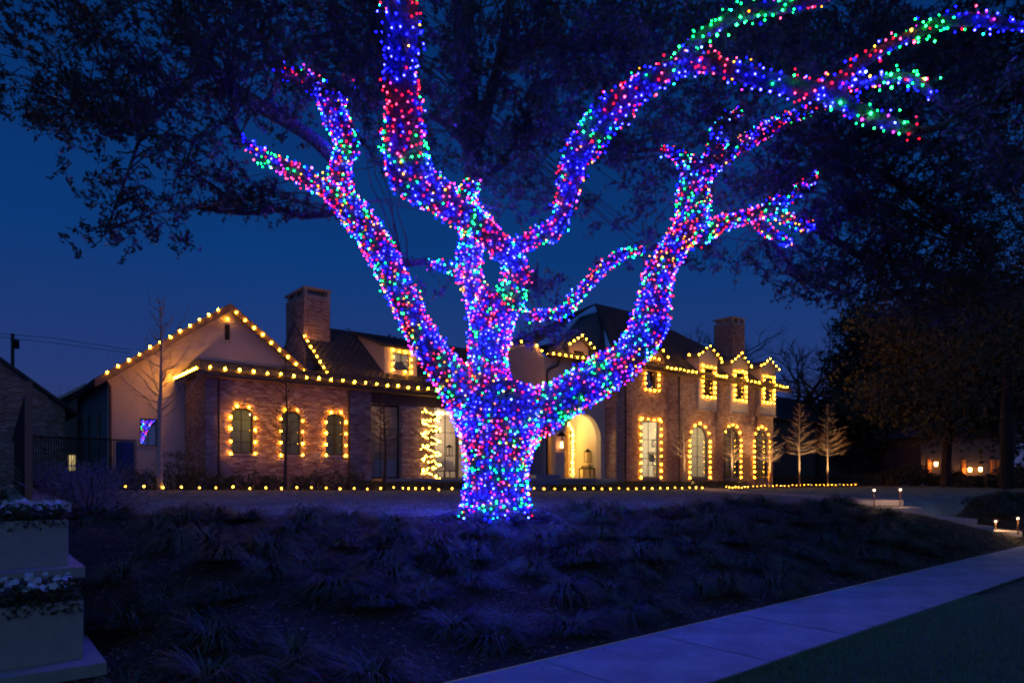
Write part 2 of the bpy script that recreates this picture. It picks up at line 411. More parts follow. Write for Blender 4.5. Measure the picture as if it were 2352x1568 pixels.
# bark chips
n = 60000
X = .6 + 25*rng.random(n)**1.3; s_ = rng.random(n); Y = 4.32 + s_ * (crest(X) - 4.3)
C = np.stack([X, Y, gz(X, Y) + .012], 1)
V, F = leaf_quads(C, rng.uniform(.02, .07, n), .30, droop=np.array([0, 0, 0]))
d = V.reshape(-1, 4, 3); cz = C[:, None, :]; d = cz + (d - cz) * (1, 1, .35); V = d.reshape(-1, 3)
r_ = rng.random(n) ** 1.5
o = link(raw_mesh('bark_chips', V, F, np.concatenate([r_, r_])), 'bark_chips', None, M['chip'], 'stuff'); tag(o, 'loose bark mulch and dry leaves on the bank', 'mulch')

n = 260; X = rng.uniform(2, 22, n); Y = 4.28 - np.abs(rng.normal(0, .16, n)); Y[:70] = rng.uniform(3.05, 4.25, 70)
V, F = leaf_quads(np.stack([X, Y, np.full(n, .012)], 1), rng.uniform(.025, .06, n), .45); d = V.reshape(-1, 4, 3); d[:, :, 2] = .006 + (d[:, :, 2] - .012)*.2 + .004
r_ = rng.random(n)*.6; o = link(raw_mesh('fallen_leaves', d.reshape(-1, 3), F, np.concatenate([r_, r_])), 'fallen_leaves', None, M['chip'], 'stuff'); tag(o, 'dead leaves and mulch crumbs scattered on the sidewalk', 'leaves')
# liriope clumps, each a plant of its own
def tuft_mesh(seed, big=1.0):
    r = np.random.default_rng(seed); n = 420; wind = r.uniform(0, 6.28); V = []; F = []; R = []
    for i in range(n):
        a = r.uniform(0, 2*math.pi) + .5*math.sin(wind); l = r.uniform(.20, .52) * big * (1 + .35*math.cos(a*2 + wind)); c = np.array([math.cos(a), math.sin(a), 0]); sd = np.array([-c[1], c[0], 0])
        r0 = r.uniform(0, .09); up = r.uniform(.25, 1.0) * (1 if r.random() < .6 else .55); w = r.uniform(.004, .008)
        pts = []
        for k in range(5):
            q = k / 4; pts.append(c * (r0 + l * (.75*q)) + np.array([0, 0, l * up * (1.35*q - 1.35*q*q*(1.02))  + .015]) + sd * r.normal(0, .012) * q)
        b = len(V)
        for k in range(5):
            ww = w * (1 - .8 * k / 4); V += [pts[k] - sd*ww, pts[k] + sd*ww]
        for k in range(4): F.append([b+2*k, b+2*k+1, b+2*k+3, b+2*k+2]); R.append(r.random() ** 1.4)
    me = raw_mesh('liriope_clump', np.array(V), np.array(F), R); me.materials.append(M['tuft']); return me
TUFTS = [tuft_mesh(i) for i in range(5)]
spots = []
yy = 4.75; row = 0
while yy < 12:
    X = .9 + (row % 2) * .45
    while X < 27:
        px = X + random.uniform(-.22, .22); py = yy + random.uniform(-.2, .2)
        dens = 1.0 if px > 11 else .86
        if py < crest(px) - .05 and random.random() < dens and not (abs(px - 6.34) < .9 and abs(py - 7.9) < .8) : spots.append((px, py, row))
        X += .74 if X < 10 else .88
    yy += .60; row += 1
stepline = [(15.9, 6.1), (20.3, 4.5)]
def near_steps(px, py):
    a = np.array(stepline[0]); b = np.array(stepline[1]); d = b - a; u = np.dot(np.array([px, py]) - a, d) / np.dot(d, d)
    return -.1 < u < 1.1 and np.linalg.norm(a + d * u - (px, py)) < 1.0
ORD = ['first','second','third','fourth','fifth','sixth','seventh','eighth','ninth','tenth','eleventh','twelfth','thirteenth','fourteenth','fifteenth','sixteenth','seventeenth','eighteenth','nineteenth','twentieth']
def ordinal(k):
    if k < 20: return ORD[k]
    k += 1; return '%d%s' % (k, {1: 'st', 2: 'nd', 3: 'rd'}.get(k % 10 if k % 100 not in (11, 12, 13) else 0, 'th'))
spots = [q for q in spots if not near_steps(q[0], q[1])]
cnt = {}
for i, (px, py, rw) in enumerate(spots):
    o = bpy.data.objects.new('liriope_clump', TUFTS[i % 5]); COL.objects.link(o)
    s = random.uniform(.95, 1.45); o.location = (px, py, float(gz(px, py)) - .01); o.rotation_euler = (random.uniform(-.1,.1), random.uniform(-.1,.1), random.uniform(0, 6.28)); o.scale = (s, s, s*random.uniform(.8,1.1))
    k = cnt.get(rw, 0); cnt[rw] = k + 1
    rn = 'row beside the sidewalk' if rw == 0 else ordinal(rw) + ' row above the sidewalk'
    tag(o, 'arching dark grass clump, ' + ordinal(k) + ' from the left in the ' + rn, 'grass clump', 'grass clumps planted on the bank')

# ------------------------------------------------------------------ walls of bricks and roofs of slates
def solid_spans(x0, x1, z0, z1, ops):
    cuts = []
    for (a, b, c, d, arch) in ops:
        zc = (z0 + z1) / 2
        if zc < c or zc > d: continue
        if arch:
            r = (b - a) / 2; h = arch * r; zs = d - h
            if zc > zs:
                k = math.sqrt(max(0, 1 - ((zc - zs) / h) ** 2)); m_ = (a + b) / 2; cuts.append((m_ - r*k, m_ + r*k)); continue
        cuts.append((a, b))
    cuts.sort(); out = []; cur = x0
    for a, b in cuts:
        if a > cur: out.append((cur, min(a, x1)))
        cur = max(cur, b)
    if cur < x1: out.append((cur, x1))
    return [q for q in out if q[1] - q[0] > .01]
def plain_wall(mb, x0, x1, z0, z1, Y0, Y1, ops, step=.1):
    zs = sorted({z0, z1, *[v for o in ops for v in (o[2], o[3]) if z0 < v < z1], *[v for o in ops if o[4] for v in np.arange(o[3] - o[4]*(o[1]-o[0])/2, o[3], .015) if z0 < v < z1]})
    for a, b in zip(zs[:-1], zs[1:]):
        if b - a < 1e-4: continue
        for s, e_ in solid_spans(x0, x1, a, b, ops): mb.box(s, e_, Y0, Y1, a, b)
ALLBRICKS = []          # (centre, half size) of every brick of the house
def brick_face(org, ux, x0, x1, z0, z1, ops, nrm, store, topf=None, bl=.215, bh=.065, g=.011):
    """bricks on a face: org + ux*s, outward normal nrm"""
    org = np.array(org, float); ux = np.array(ux, float); nrm = np.array(nrm, float); z = z0; row = 0
    while z + bh < z1:
        for s, e_ in solid_spans(x0, x1, z, z + bh, ops):
            if topf is not None:
                ok = [q for q in np.arange(s, e_, .05) if topf(q) > z + bh]
                if not ok: continue
                s, e_ = max(s, ok[0]), min(e_, ok[-1] + .05)
            k = math.floor((s - (row % 2) * (bl + g) / 2) / (bl + g))
            while True:
                a = k * (bl + g) + (row % 2) * (bl + g) / 2; b = a + bl; k += 1
                if a >= e_: break
                a, b = max(a, s), min(b, e_)
                if b - a < .03: continue
                pr = random.uniform(.008, .016)
                store.append((org + ux * (a + b) / 2 + nrm * (pr / 2 - .004) + np.array([0, 0, z + bh / 2]), (b - a) / 2, (pr + .012) / 2, bh / 2, ux, nrm))
        z += bh + g; row += 1
def pieces(parent, name, store, mt, limit=300, cam=True):
    """the nearest ones singly, sharing one mesh, the rest joined"""
    if cam: store = sorted(store, key=lambda q: q[0][0]**2 + q[0][1]**2)
    unit = raw_mesh(name, MB().box(-1,1,-1,1,-1,1).V[0], [list(f) for f in BOXF], np.zeros(6)); unit.materials.append(mt)
    off = WORLD[parent.name]
    for c, hx, hy, hz, ux, nr in store[:limit]:
        o = bpy.data.objects.new(name, unit); COL.objects.link(o); o.parent = parent
        o.location = c - off; o.scale = (hx, hy, hz); o.rotation_euler = (0, 0, math.atan2(ux[1], ux[0]))
    rest = store[limit:]
    if rest:
        c = np.array([q[0] for q in rest]) - off; h = np.array([q[1:4] for q in rest]); U = np.array([q[4] for q in rest]); N = np.array([q[5] for q in rest])
        Z = np.array([0, 0, 1.]); V = []
        for i, j, k in ((-1,-1,-1),(1,-1,-1),(1,1,-1),(-1,1,-1),(-1,-1,1),(1,-1,1),(1,1,1),(-1,1,1)):
            V.append(c + U*(i*h[:, :1]) - N*(j*h[:, 1:2]) + Z*(k*h[:, 2:3]))
        V = np.stack(V, 1).reshape(-1, 3); B = np.array(BOXF)
        F = (B[None] + (np.arange(len(rest)) * 8)[:, None, None]).reshape(-1, 4)
        r = np.repeat(rng.random(len(rest)), 6)
        link(raw_mesh(name, V, F, r), name, parent, mt, 'stuff')
def slate_plane(mb_slab, store, eL, eR, rL, rR, ex=.2, wd=.28):
    """sloping roof face between eave (eL,eR) and ridge (rL,rR)"""
    eL, eR, rL, rR = [np.array(p, float) for p in (eL, eR, rL, rR)]
    dn = np.cross(eR - eL, (rL + rR)/2 - (eL + eR)/2); dn /= np.linalg.norm(dn)
    mb_slab.hexa([eL - dn*.10, eR - dn*.10, rR - dn*.10, rL - dn*.10], [eL, eR, rR, rL])
    slope = np.linalg.norm((rL + rR)/2 - (eL + eR)/2); n = max(2, int(slope / ex)); ax = (eR - eL) / np.linalg.norm(eR - eL)
    sd = np.cross(dn, ax)
    for j in range(n):
        a = eL + (rL - eL) * (j + .5) / n; b = eR + (rR - eR) * (j + .5) / n; w = np.linalg.norm(b - a)
        if w < .2: continue
        m_ = max(1, round(w / wd)); off = (j % 2) * .5
        for k in range(m_):
            u0 = (k + off) / m_; u1 = min(1, u0 + .96/m_)
            if u0 >= 1: continue
            c = a + (b - a) * (u0 + u1) / 2 + dn * (.012 + random.uniform(0, .006))
            hw = w * (u1 - u0) / 2
            store.append((c, ax * hw, (sd + dn*(-.09)) * ex * .56, dn * .008))
def slates(parent, store, mt, limit=300, name='slate'):
    store = sorted(store, key=lambda q: q[0][0]**2 + q[0][1]**2); off = WORLD[parent.name]
    from mathutils import Matrix
    unit = raw_mesh(name, MB().box(-1,1,-1,1,-1,1).V[0], [list(f) for f in BOXF], np.zeros(6)); unit.materials.append(mt)
    for c, a, b, d in store[:limit]:
        o = bpy.data.objects.new(name, unit); COL.objects.link(o); o.parent = parent
        c = c - off
        o.matrix_local = Matrix(((a[0], b[0], d[0], c[0]), (a[1], b[1], d[1], c[1]), (a[2], b[2], d[2], c[2]), (0, 0, 0, 1)))
    rest = store[limit:]
    if rest:
        c = np.array([q[0] for q in rest]) - off; A, B_, D = [np.array([q[i] for q in rest]) for i in (1, 2, 3)]; V = []
        for i, j, k in ((-1,-1,-1),(1,-1,-1),(1,1,-1),(-1,1,-1),(-1,-1,1),(1,-1,1),(1,1,1),(-1,1,1)): V.append(c + A*i + B_*j + D*k)
        V = np.stack(V, 1).reshape(-1, 3)
        F = (np.array(BOXF)[None] + (np.arange(len(rest)) * 8)[:, None, None]).reshape(-1, 4)
        link(raw_mesh(name, V, F, np.repeat(rng.random(len(rest)), 6)), name, parent, mt, 'stuff')

# ------------------------------------------------------------------ the house
YF = 24.0; YG = 26.8; YE = 24.8; ZB = .7; FL = 1.48
house = thing('brick_house', (22, 26, .9), 'long brick and stucco house with slate roofs outlined in warm bulbs', 'house')
EAVE = 5.08
# left wing front windows, arched
LW = [(7.05, 7.80), (8.80, 9.53), (10.53, 11.25)]
WZ0, WZ1 = 2.38, 3.98
opsL = [(a, b, WZ0, WZ1, .55) for a, b in LW]
XL, XP, XPE = 6.22, 12.30, 19.6     # left corner, end of the plain brick front, end of the glazed part
gl_x0, gl_x1 = fx(842), fx(928)
pr_x0, pr_x1 = fx(928) + .02, fx(1007)
gz_top = fz(885, 927)
wall_l = MB(); plain_wall(wall_l, XL, XP + .1, ZB, EAVE, YF + .006, YF + .28, opsL)
wall_l.box(XL + .006, XL + .28, YF + .28, YG, ZB, EAVE)
wall_front = wall_l.build('wall', M['mortar'], house)
bricks = []
brick_face((0, YF, 0), (1, 0, 0), XL, XP + .1, ZB + .3, EAVE, opsL, (0, -1, 0), bricks)
brick_face((XL, 0, 0), (0, 1, 0), YF, YG, ZB + .3, EAVE + .1, [], (-1, 0, 0), bricks)
# raised brick pilaster strip at the corner of the front
# glazed garden room wall: lintel, lit brick pier, floor slab
g = MB(); g.box(XP + .1, XPE + 2.9, YF + .25, YF + .50, gz_top + .02, EAVE); g.build('lintel', M['fascia'], house)
g = MB(); g.box(pr_x0, pr_x1, YF + .306, YF + .60, FL, gz_top + .015); g.build('brick_pier', M['mortar'], house)
brick_face((0, YF + .30, 0), (1, 0, 0), pr_x0, pr_x1, FL + .01, gz_top, [], (0, -1, 0), bricks)
g = MB(); g.box(XP + .102, gl_x0 - .01, YF + .05, YF + .35, ZB, gz_top + .01); g.build('wall', M['mortar'], house)
brick_face((0, YF + .04, 0), (1, 0, 0), XP + .11, gl_x0 - .01, FL, gz_top, [], (0, -1, 0), bricks)
g = MB(); g.box(XP + .12, 24.2, YF - 1.2, YF + .62, FL - .12, FL); g.build('terrace_slab', M['limestone'], house)
g = MB(); g.box(XP + .16, 24.2, YF - 1.1, YF + .5, ZB, FL - .12); g.build('terrace_base', M['mortar'], house)

# gable block
GX0, GXR, GX1 = 3.75, 7.74, 11.73; GZR = 8.06; GE = 5.10
opsG = [(fx(321, YG), fx(361, YG), fz(340, 1024, YG), fz(340, 961, YG), 0), (fx(516, YG), fx(528, YG), fz(520, 783, YG), fz(520, 745, YG), 0)]
g = MB(); plain_wall(g, GX0, GX1, ZB, GE, YG, YG + .25, opsG)
n = 30
for i in range(n):
    za, zb = GE + (GZR - GE) * i / n, GE + (GZR - GE) * (i + 1) / n
    k = 1 - (i + .5) / n; s, e_ = GXR - (GXR - GX0) * k, GXR + (GX1 - GXR) * k
    for a, b in solid_spans(s, e_, za, zb, opsG): g.box(a, b, YG, YG + .25, za, zb)
g.build('wall', M['stucco'], house)
# shallow board courses on the gable
g = MB()
for i in range(16):
    z = 5.95 + i * .13
    k = (GZR - .16 - z) / (GZR - GE)
    if k <= .02: break
    for a, b in solid_spans(GXR - 3.9*k, GXR + 3.9*k, z, z + .115, opsG): g.box(a, b, YG - .016, YG + .001, z, z + .118)
g.build('gable_board', M['painted'], house, 'stuff')
g = MB(); g.box(GX0, GX0 + .25, YG + .25, 35.4, ZB, GE - .05)
for y in (29.2, 31.6): pass
g.build('wall', M['green_wall'], house)
for y in (28.6, 31.2, 33.4):
    w = MB().box(GX0 - .03, GX0 + .01, y, y + .55, 2.0, 4.0).build('window', M['frame'], house)
    MB().box(GX0 - .04, GX0 - .031, y + .06, y + .49, 2.06, 3.94).build('pane', M['glass_side'], w)
# gable louvre and the small picture window that mirrors the oak's lights
g = MB(); a, b, c, d, _ = opsG[1]
for i in range(9): g.box(a, b, YG + .02, YG + .10, c + (d - c) * i / 9, c + (d - c) * (i + .6) / 9)
g.build('gable_louvre', M['frame'], house)
MB().box(a - .05, b + .05, YG - .05, YG + .02, c - .07, c - .005).build('sill', M['limestone'], house)
def window(x0, x1, z0, z1, Y, arch=0, cols=2, rows=3, fr=.045, mt=None, sill=True, glassm=None, depth=.12, name='window'):
    w = MB(); h = arch * (x1 - x0) / 2; zs = z1 - h; yb = Y + depth
    w.box(x0, x0 + fr, yb, yb + .06, z0, zs); w.box(x1 - fr, x1, yb, yb + .06, z0, zs); w.box(x0 + fr, x1 - fr, yb, yb + .06, z0, z0 + fr)
    m_ = (x0 + x1) / 2; r = (x1 - x0) / 2
    if arch:
        N = 14
        for i in range(N):
            a0, a1 = math.pi * i / N, math.pi * (i + 1) / N
            f = lambda a, q: (m_ + (r - q) * math.cos(a), zs + (h - q) * math.sin(a))
            w.prism([f(a0, 0), f(a1, 0), f(a1, fr), f(a0, fr)], yb, yb + .06)
    else: w.box(x0 + fr, x1 - fr, yb, yb + .06, z1 - fr, z1)
    for i in range(1, cols):
        x = x0 + (x1 - x0) * i / cols; k = math.sqrt(max(0, 1 - ((x - m_) / r) ** 2)) if arch else 1
        w.box(x - .013, x + .013, yb + .01, yb + .05, z0 + fr, zs + h * k - fr * .5)
    for j in range(1, rows):
        z = z0 + (z1 - z0) * j / rows
        if z < zs or not arch: w.box(x0 + fr, x1 - fr, yb + .012, yb + .048, z - .013, z + .013)
    wo = w.build(name, mt or M['frame'], house)
    gm = glassm or M['glass']
    for i in range(cols):
        for j in range(rows):
            a = x0 + (x1 - x0) * i / cols + .014; b = x0 + (x1 - x0) * (i + 1) / cols - .014
            c = z0 + (z1 - z0) * j / rows + .014; d = z0 + (z1 - z0) * (j + 1) / rows - .014
            if arch and d > zs:
                pts = [(a, c), (b, c)]
                for q in np.linspace(b, a, 7):
                    k = math.sqrt(max(0, 1 - ((q - m_) / r) ** 2)); pts.append((q, max(c + .002, min(d, zs + h * k - .01))))
                MB().prism(pts, yb + .028, yb + .032).build('pane', gm, wo)
            else: MB().box(a, b, yb + .028, yb + .032, c, d).build('pane', gm, wo)
    if sill: MB().box(x0 - .07, x1 + .07, Y - .05, Y + depth, z0 - .07, z0 - .003).build('sill', M['limestone'], wo)
    return wo
for a, b in LW: window(a, b, WZ0, WZ1, YF, .55, 2, 4)
a, b, c, d, _ = opsG[0]; window(a, b, c, d, YG, 0, 2, 1, glassm=M['glass_side'], depth=.04)
# rooms behind the windows
def room(x0, x1, z0, z1, y0, y1, mt, lamps, col=(1, .8, .5), name='interior'):
    r = MB(); t_ = .05
    r.box(x0 - t_, x0, y0, y1 + t_, z0 - t_, z1 + t_); r.box(x1, x1 + t_, y0, y1 + t_, z0 - t_, z1 + t_)
    r.box(x0, x1, y1, y1 + t_, z0 - t_, z1 + t_); r.box(x0, x1, y0, y1, z1, z1 + t_); r.box(x0, x1, y0, y1, z0 - t_, z0)
    ro = r.build(name, mt, house)
    for (x, y, z, pw, rad) in lamps:
        lo = MB().cyl((x, y, z), rad, rad * .7, rad * 1.1, 12).build('ceiling_lamp', E['lamp'], house)
        ld = bpy.data.lights.new('room_light', 'POINT'); ld.energy = pw; ld.color = col; ld.shadow_soft_size = .15
        l = bpy.data.objects.new('room_light', ld); COL.objects.link(l); l.parent = house; l.location = np.array([x, y, z - .15]) - WORLD[house.name]
    return ro
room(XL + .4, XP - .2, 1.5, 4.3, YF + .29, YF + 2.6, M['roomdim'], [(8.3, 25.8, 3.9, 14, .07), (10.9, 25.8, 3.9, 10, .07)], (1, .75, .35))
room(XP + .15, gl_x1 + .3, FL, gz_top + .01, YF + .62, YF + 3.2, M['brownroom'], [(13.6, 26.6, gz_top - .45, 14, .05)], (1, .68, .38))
room(gl_x1 + .45, XPE + 1.2, FL, gz_top + .01, YF + .62, YF + 3.6, M['room'], [(17.0, 26.2, gz_top - .4, 190, .06)], (1, .68, .38))
# glazed screens in the garden room
window(gl_x0, gl_x1, FL, gz_top, YF + .3, 0, 2, 3, .07, sill=False)
window(pr_x1 + .02, fx(1062), FL, gz_top, YF + .3, 0, 2, 3, .05, sill=False)
window(fx(1064), fx(1064) + 2.3, FL, gz_top, YF + .3, 0, 3, 3, .05, sill=False)

# gutters and downspouts
def pipe(pts, r=.045, name='downspout'): return MB().tube(pts, r, 8).build(name, M['trim'], house)
for px in (503, 801): X = fx(px, 23.93); pipe([(X, 23.93, ZB), (X, 23.93, EAVE - .25), (X, 23.85, EAVE - .1), (X, 23.62, EAVE - .02)])
pipe([(GX0 + .04, 26.72, ZB), (GX0 + .04, 26.72, 4.7), (GX0 - .1, 26.72, 4.95)])
MB().tube([(XL - .3, 23.52, EAVE + .02), (22.2, 23.52, EAVE + .02)], .06, 8).build('gutter', M['trim'], house)

# roofs of the left part
sl = []; rf = MB()
PX0 = XL - .35; PY0 = 23.55; PZ0 = EAVE + .06
slate_plane(rf, sl, (PX0, PY0, PZ0), (22.42, PY0, PZ0), (XL + .25, 26.05, 5.86), (22.42, 26.05, 5.86))
slate_plane(rf, sl, (PX0, YG - .02, PZ0), (PX0, PY0, PZ0), (XL + .25, YG - .02, 5.86), (XL + .25, 26.05, 5.86))
slate_plane(rf, sl, (11.38, 26.05, 5.868), (22.42, 26.05, 5.868), (11.38, 29.5, 8.52), (22.42, 29.5, 8.52))
slate_plane(rf, sl, (22.42, 33.6, 5.4), (11.38, 33.6, 5.4), (22.42, 29.5, 8.52), (11.38, 29.5, 8.52))
OV = .38; gs_ = (GZR - GE) / (GXR - GX0)
slate_plane(rf, sl, (GX0 - .45, 36, GE - .45*gs_ + .12), (GX0 - .45, YG - OV, GE - .45*gs_ + .12), (GXR, 36, GZR + .12), (GXR, YG - OV, GZR + .12))
slate_plane(rf, sl, (GX1 + .2, YG - OV, GE - .2*gs_ + .12), (GX1 + .2, 36, GE - .2*gs_ + .12), (GXR, YG - OV, GZR + .12), (GXR, 36, GZR + .12))
roof = rf.build('roof', M['slate'], house)
# barge boards, soffit
g = MB()
for sx, xe, ze in ((-1, GX0 - .45, GE - .45*gs_), (1, GX1 + .2, GE - .2*gs_)):
    y0, y1 = YG - OV - .03, YG - OV
    g.add([(xe, y0, ze - .16), (GXR, y0, GZR - .16), (GXR, y0, GZR + .13), (xe, y0, ze + .13), (xe, y1, ze - .16), (GXR, y1, GZR - .16), (GXR, y1, GZR + .13), (xe, y1, ze + .13)], [(0,1,2,3),(7,6,5,4),(0,4,5,1),(3,2,6,7),(0,3,7,4),(1,5,6,2)])
g.box(PX0, 22.4, PY0 + .03, PY0 + .05, EAVE - .12, PZ0 - .11); g.box(PX0 + .02, 22.4, PY0 + .051, YF - .02, EAVE - .13, EAVE - .10)
g.build('barge_board', M['fascia'], house)
# chimney of the left wing
def chimney(x0, x1, y0, y1, z0, z1, cap=.42, op=1):
    c = MB(); c.box(x0 + .006, x1 - .006, y0 + .006, y1 - .006, z0, z1 - cap); ch = c.build('chimney', M['mortar'], roof)
    brick_face((0, y0, 0), (1, 0, 0), x0, x1, z0, z1 - cap, [], (0, -1, 0), bricks)
    brick_face((x0, 0, 0), (0, 1, 0), y0, y1, z0, z1 - cap, [], (-1, 0, 0), bricks)
    k = MB(); zc = z1 - cap; o_ = .03
    k.box(x0 - o_, x1 + o_, y0 - o_, y1 + o_, zc, zc + .07)
    k.box(x0 - o_ - .03, x1 + o_ + .03, y0 - o_ - .03, y1 + o_ + .03, z1 - .09, z1)
    xs = np.linspace(x0, x1, op + 1); pw = .13
    for x in xs: k.box(x - pw if x > x0 else x, x if x == x1 else x + pw, y0, y0 + pw, zc + .07, z1 - .09) if x in (x0, x1) else k.box(x - .07, x + .07, y0, y0 + pw, zc + .07, z1 - .09)
    for y in (y0 + pw, y1 - 2*pw, (y0 + y1)/2): k.box(x0, x0 + pw, y, y + pw, zc + .07, z1 - .09); k.box(x1 - pw, x1, y, y + pw, zc + .07, z1 - .09)
    k.box(x0 + pw + .05, x1 - pw - .05, y0 + .4, y1 - .3, zc + .07, z1 - .09)
    k.build('chimney_cap', M['limestone'], roof)
chimney(11.41, 12.58, 28.3, 30.5, 6.0, 9.95)
# shed dormer of the left wing
DY = 26.42; dx0, dx1 = 14.3, 15.98; dz0, dz1 = 6.1, 7.36; dw = (fx(904, DY), fx(940, DY), fz(920, 850, DY), fz(920, 811, DY), 0)
g = MB(); plain_wall(g, dx0, dx1, dz0, dz1, DY, DY + .12, [dw])
for x in (dx0, dx1 - .1): g.xprism([(DY + .12, dz0), (DY + .12, dz1), (29.0, 8.25), (29.0, 8.10)], x, x + .1)
g.build('dormer', M['painted'], house)
g = MB(); sl2 = []
slate_plane(g, sl, (dx0 - .15, DY - .2, dz1 + .06), (dx1 + .15, DY - .2, dz1 + .06), (dx0 - .15, 29.45, 8.53), (dx1 + .15, 29.45, 8.53)); g.build('dormer_roof', M['slate'], house)
window(dw[0], dw[1], dw[2], dw[3], DY, 0, 2, 2, .03, depth=.03)
room(dx0 + .2, dx1 - .2, dz0 + .02, dz1 - .06, DY + .13, DY + 1.0, M['room'], [(15.2, DY + .8, dz1 - .25, 4, .04)])

# ---- entry block: stucco with the deep arched porch
EX0, EX1 = 22.42, fx(1390, 24.8); EZ = 7.60; arch_x0, arch_x1 = fx(1297, YE), fx(1380, YE); AZ1 = fz(1337, 949, YE)
side_x0, side_x1 = fx(1237, YE) , fx(1268, YE)
ed = (fx(1318, YE - .02), fx(1342, YE - .02), fz(1330, 837, YE), fz(1330, 806, YE), 0)
sz1 = fz(1252, 1000, YE)
opsE = [(arch_x0, arch_x1, FL - .02, AZ1, 1.0)]
side_opening = (side_x0 + .55, side_x1 + .25, FL - .02, sz1, 0)  # opening onto the bright porch, added for the lit panel beside the arch
opsE.append(side_opening)
g = MB(); plain_wall(g, EX0, EX1, ZB, EZ, YE, YE + .35, opsE)
g.xprism([(YE + .35, ZB), (YE + .35, EZ), (25.6, 8.42), (29.4, 8.62), (31.5, 7.7), (31.5, ZB)], EX0, EX0 + .3)
g.build('wall', M['stucco'], house)
# porch recess with cream plaster
px1 = EX1 - .05
room(EX0 + .35, px1, FL, AZ1 + .25, YE + .352, YE + 2.4, M['cream'], [((arch_x0 + arch_x1)/2 + .2, YE + 1.2, AZ1 + .05, 85, .07)], (1, .72, .30), 'porch_interior')
MB().box(arch_x0 - .6, arch_x1 + .3, YE - .9, YE + .35, FL - .16, FL - .02).build('porch_step', M['limestone'], house)
MB().box(arch_x0 - 1.4, arch_x1 + .4, YE - 1.5, YE + .30, ZB, FL - .163).build('porch_step', M['limestone'], house)
# arched front door set in the left cheek of the porch, open towards the street
drY = YE + 2.2; dxc = fx(1283, drY); DR = fx(1306, drY) - dxc; dzs = fz(1308, 1000, drY)
g = MB(); g.box(dxc - DR, dxc + DR, drY, drY + .08, FL, dzs)
N = 12
for i in range(N):
    a0, a1 = math.pi*i/N, math.pi*(i+1)/N
    g.prism([(dxc, dzs), (dxc + DR*math.cos(a0), dzs + DR*math.sin(a0)), (dxc + DR*math.cos(a1), dzs + DR*math.sin(a1))], drY, drY + .08)
door = g.build('front_door', M['wood'], house)
for z in (1.7, 2.45, 3.2):
    MB().box(dxc - .38, dxc - .04, drY - .012, drY - .002, z, z + .6).build('pane', M['glass'], door); MB().box(dxc + .04, dxc + .38, drY - .012, drY - .002, z, z + .6).build('pane', M['glass'], door)
MB().cyl((dxc + .47, drY - .04, 2.4), .02, .02, .25, 8).build('handle', M['iron'], door)
MB().box(side_opening[0] - .02, side_opening[0] + .03, YE + .3, YE + .34, FL, sz1).build('opening_frame', M['frame'], house)
# entry dormer above the porch
g = MB(); mz = fz(1330, 778, YE); exm = (ed[0] + ed[1]) / 2
g.box(ed[0] - .32, ed[0], YE - .02, YE + 1.4, EZ - .1, ed[3] + .25); g.box(ed[1], ed[1] + .32, YE - .02, YE + 1.4, EZ - .1, ed[3] + .25)
g.box(ed[0], ed[1], YE - .02, YE + .1, ed[3], ed[3] + .25); g.box(ed[0], ed[1], YE - .02, YE + .1, EZ - .1, ed[2])
g.prism([(ed[0] - .32, ed[3] + .25), (ed[1] + .32, ed[3] + .25), (exm, mz)], YE - .02, YE + 1.4); g.build('dormer', M['stucco'], house)
window(ed[0], ed[1], ed[2], ed[3], YE - .02, 0, 2, 2, .03, depth=.03)
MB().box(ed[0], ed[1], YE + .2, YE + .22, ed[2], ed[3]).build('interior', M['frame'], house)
def gable_roof(xc, hw, ze, zr, y0, y1, t_=.07):
    g = MB()
    g.hexa([(xc - hw, y0, ze - t_), (xc, y0, zr - t_), (xc, y1, zr - t_), (xc - hw, y1, ze - t_)], [(xc - hw, y0, ze), (xc, y0, zr), (xc, y1, zr), (xc - hw, y1, ze)])
    g.hexa([(xc, y0, zr - t_), (xc + hw, y0, ze - t_), (xc + hw, y1, ze - t_), (xc, y1, zr - t_)], [(xc, y0, zr), (xc + hw, y0, ze), (xc + hw, y1, ze), (xc, y1, zr)])
    return g.build('dormer_roof', M['slate'], house)
gable_roof(exm, .95, ed[3] + .12, mz + .1, YE - .2, YE + 3.2)

# ---- two-storey brick block
BX0, BX1 = 26.95, 43.05; BZ = 7.62
RW = [(fx(1473), fx(1514), fz(1493, 1096), fz(1493, 966), 0, 2, 3)]
for l, r_, tp in ((1585, 1627, 977), (1664, 1698, 979), (1733, 1764, 984)): RW.append((fx(l), fx(r_), fz((l+r_)/2, 1096), fz((l+r_)/2, tp), 1.0, 2, 5))
UPW = [(fx(1484), fx(1508), fz(1496, 893), fz(1496, 827)), (fx(1611), fx(1632), fz(1621, 910), fz(1621, 847)), (fx(1684), fx(1704), fz(1694, 918), fz(1694, 858)), (fx(1750), fx(1769), fz(1760, 923), fz(1760, 869))]
opsR = [(a, b, c, d, ar) for a, b, c, d, ar, _, _ in RW] + [(UPW[0][0], UPW[0][1], UPW[0][2], UPW[0][3], 0)]
g = MB(); plain_wall(g, BX0, BX1, ZB, BZ, YF + .006, YF + .3, opsR); g.box(BX0 + .006, BX0 + .3, YF + .3, YE + .6, ZB, BZ); g.box(BX1 - .3, BX1, YF + .3, 35, ZB, BZ)
g.build('wall', M['mortar'], house)
rb = []
brick_face((0, YF, 0), (1, 0, 0), BX0, BX1, ZB + .4, BZ, opsR, (0, -1, 0), rb)
brick_face((BX0, 0, 0), (0, 1, 0), YF, YE, ZB + .4, BZ, [], (-1, 0, 0), rb)
for a, b, c, d, ar, cc, rr in RW: window(a, b, c, d, YF, ar, cc, rr, .05)
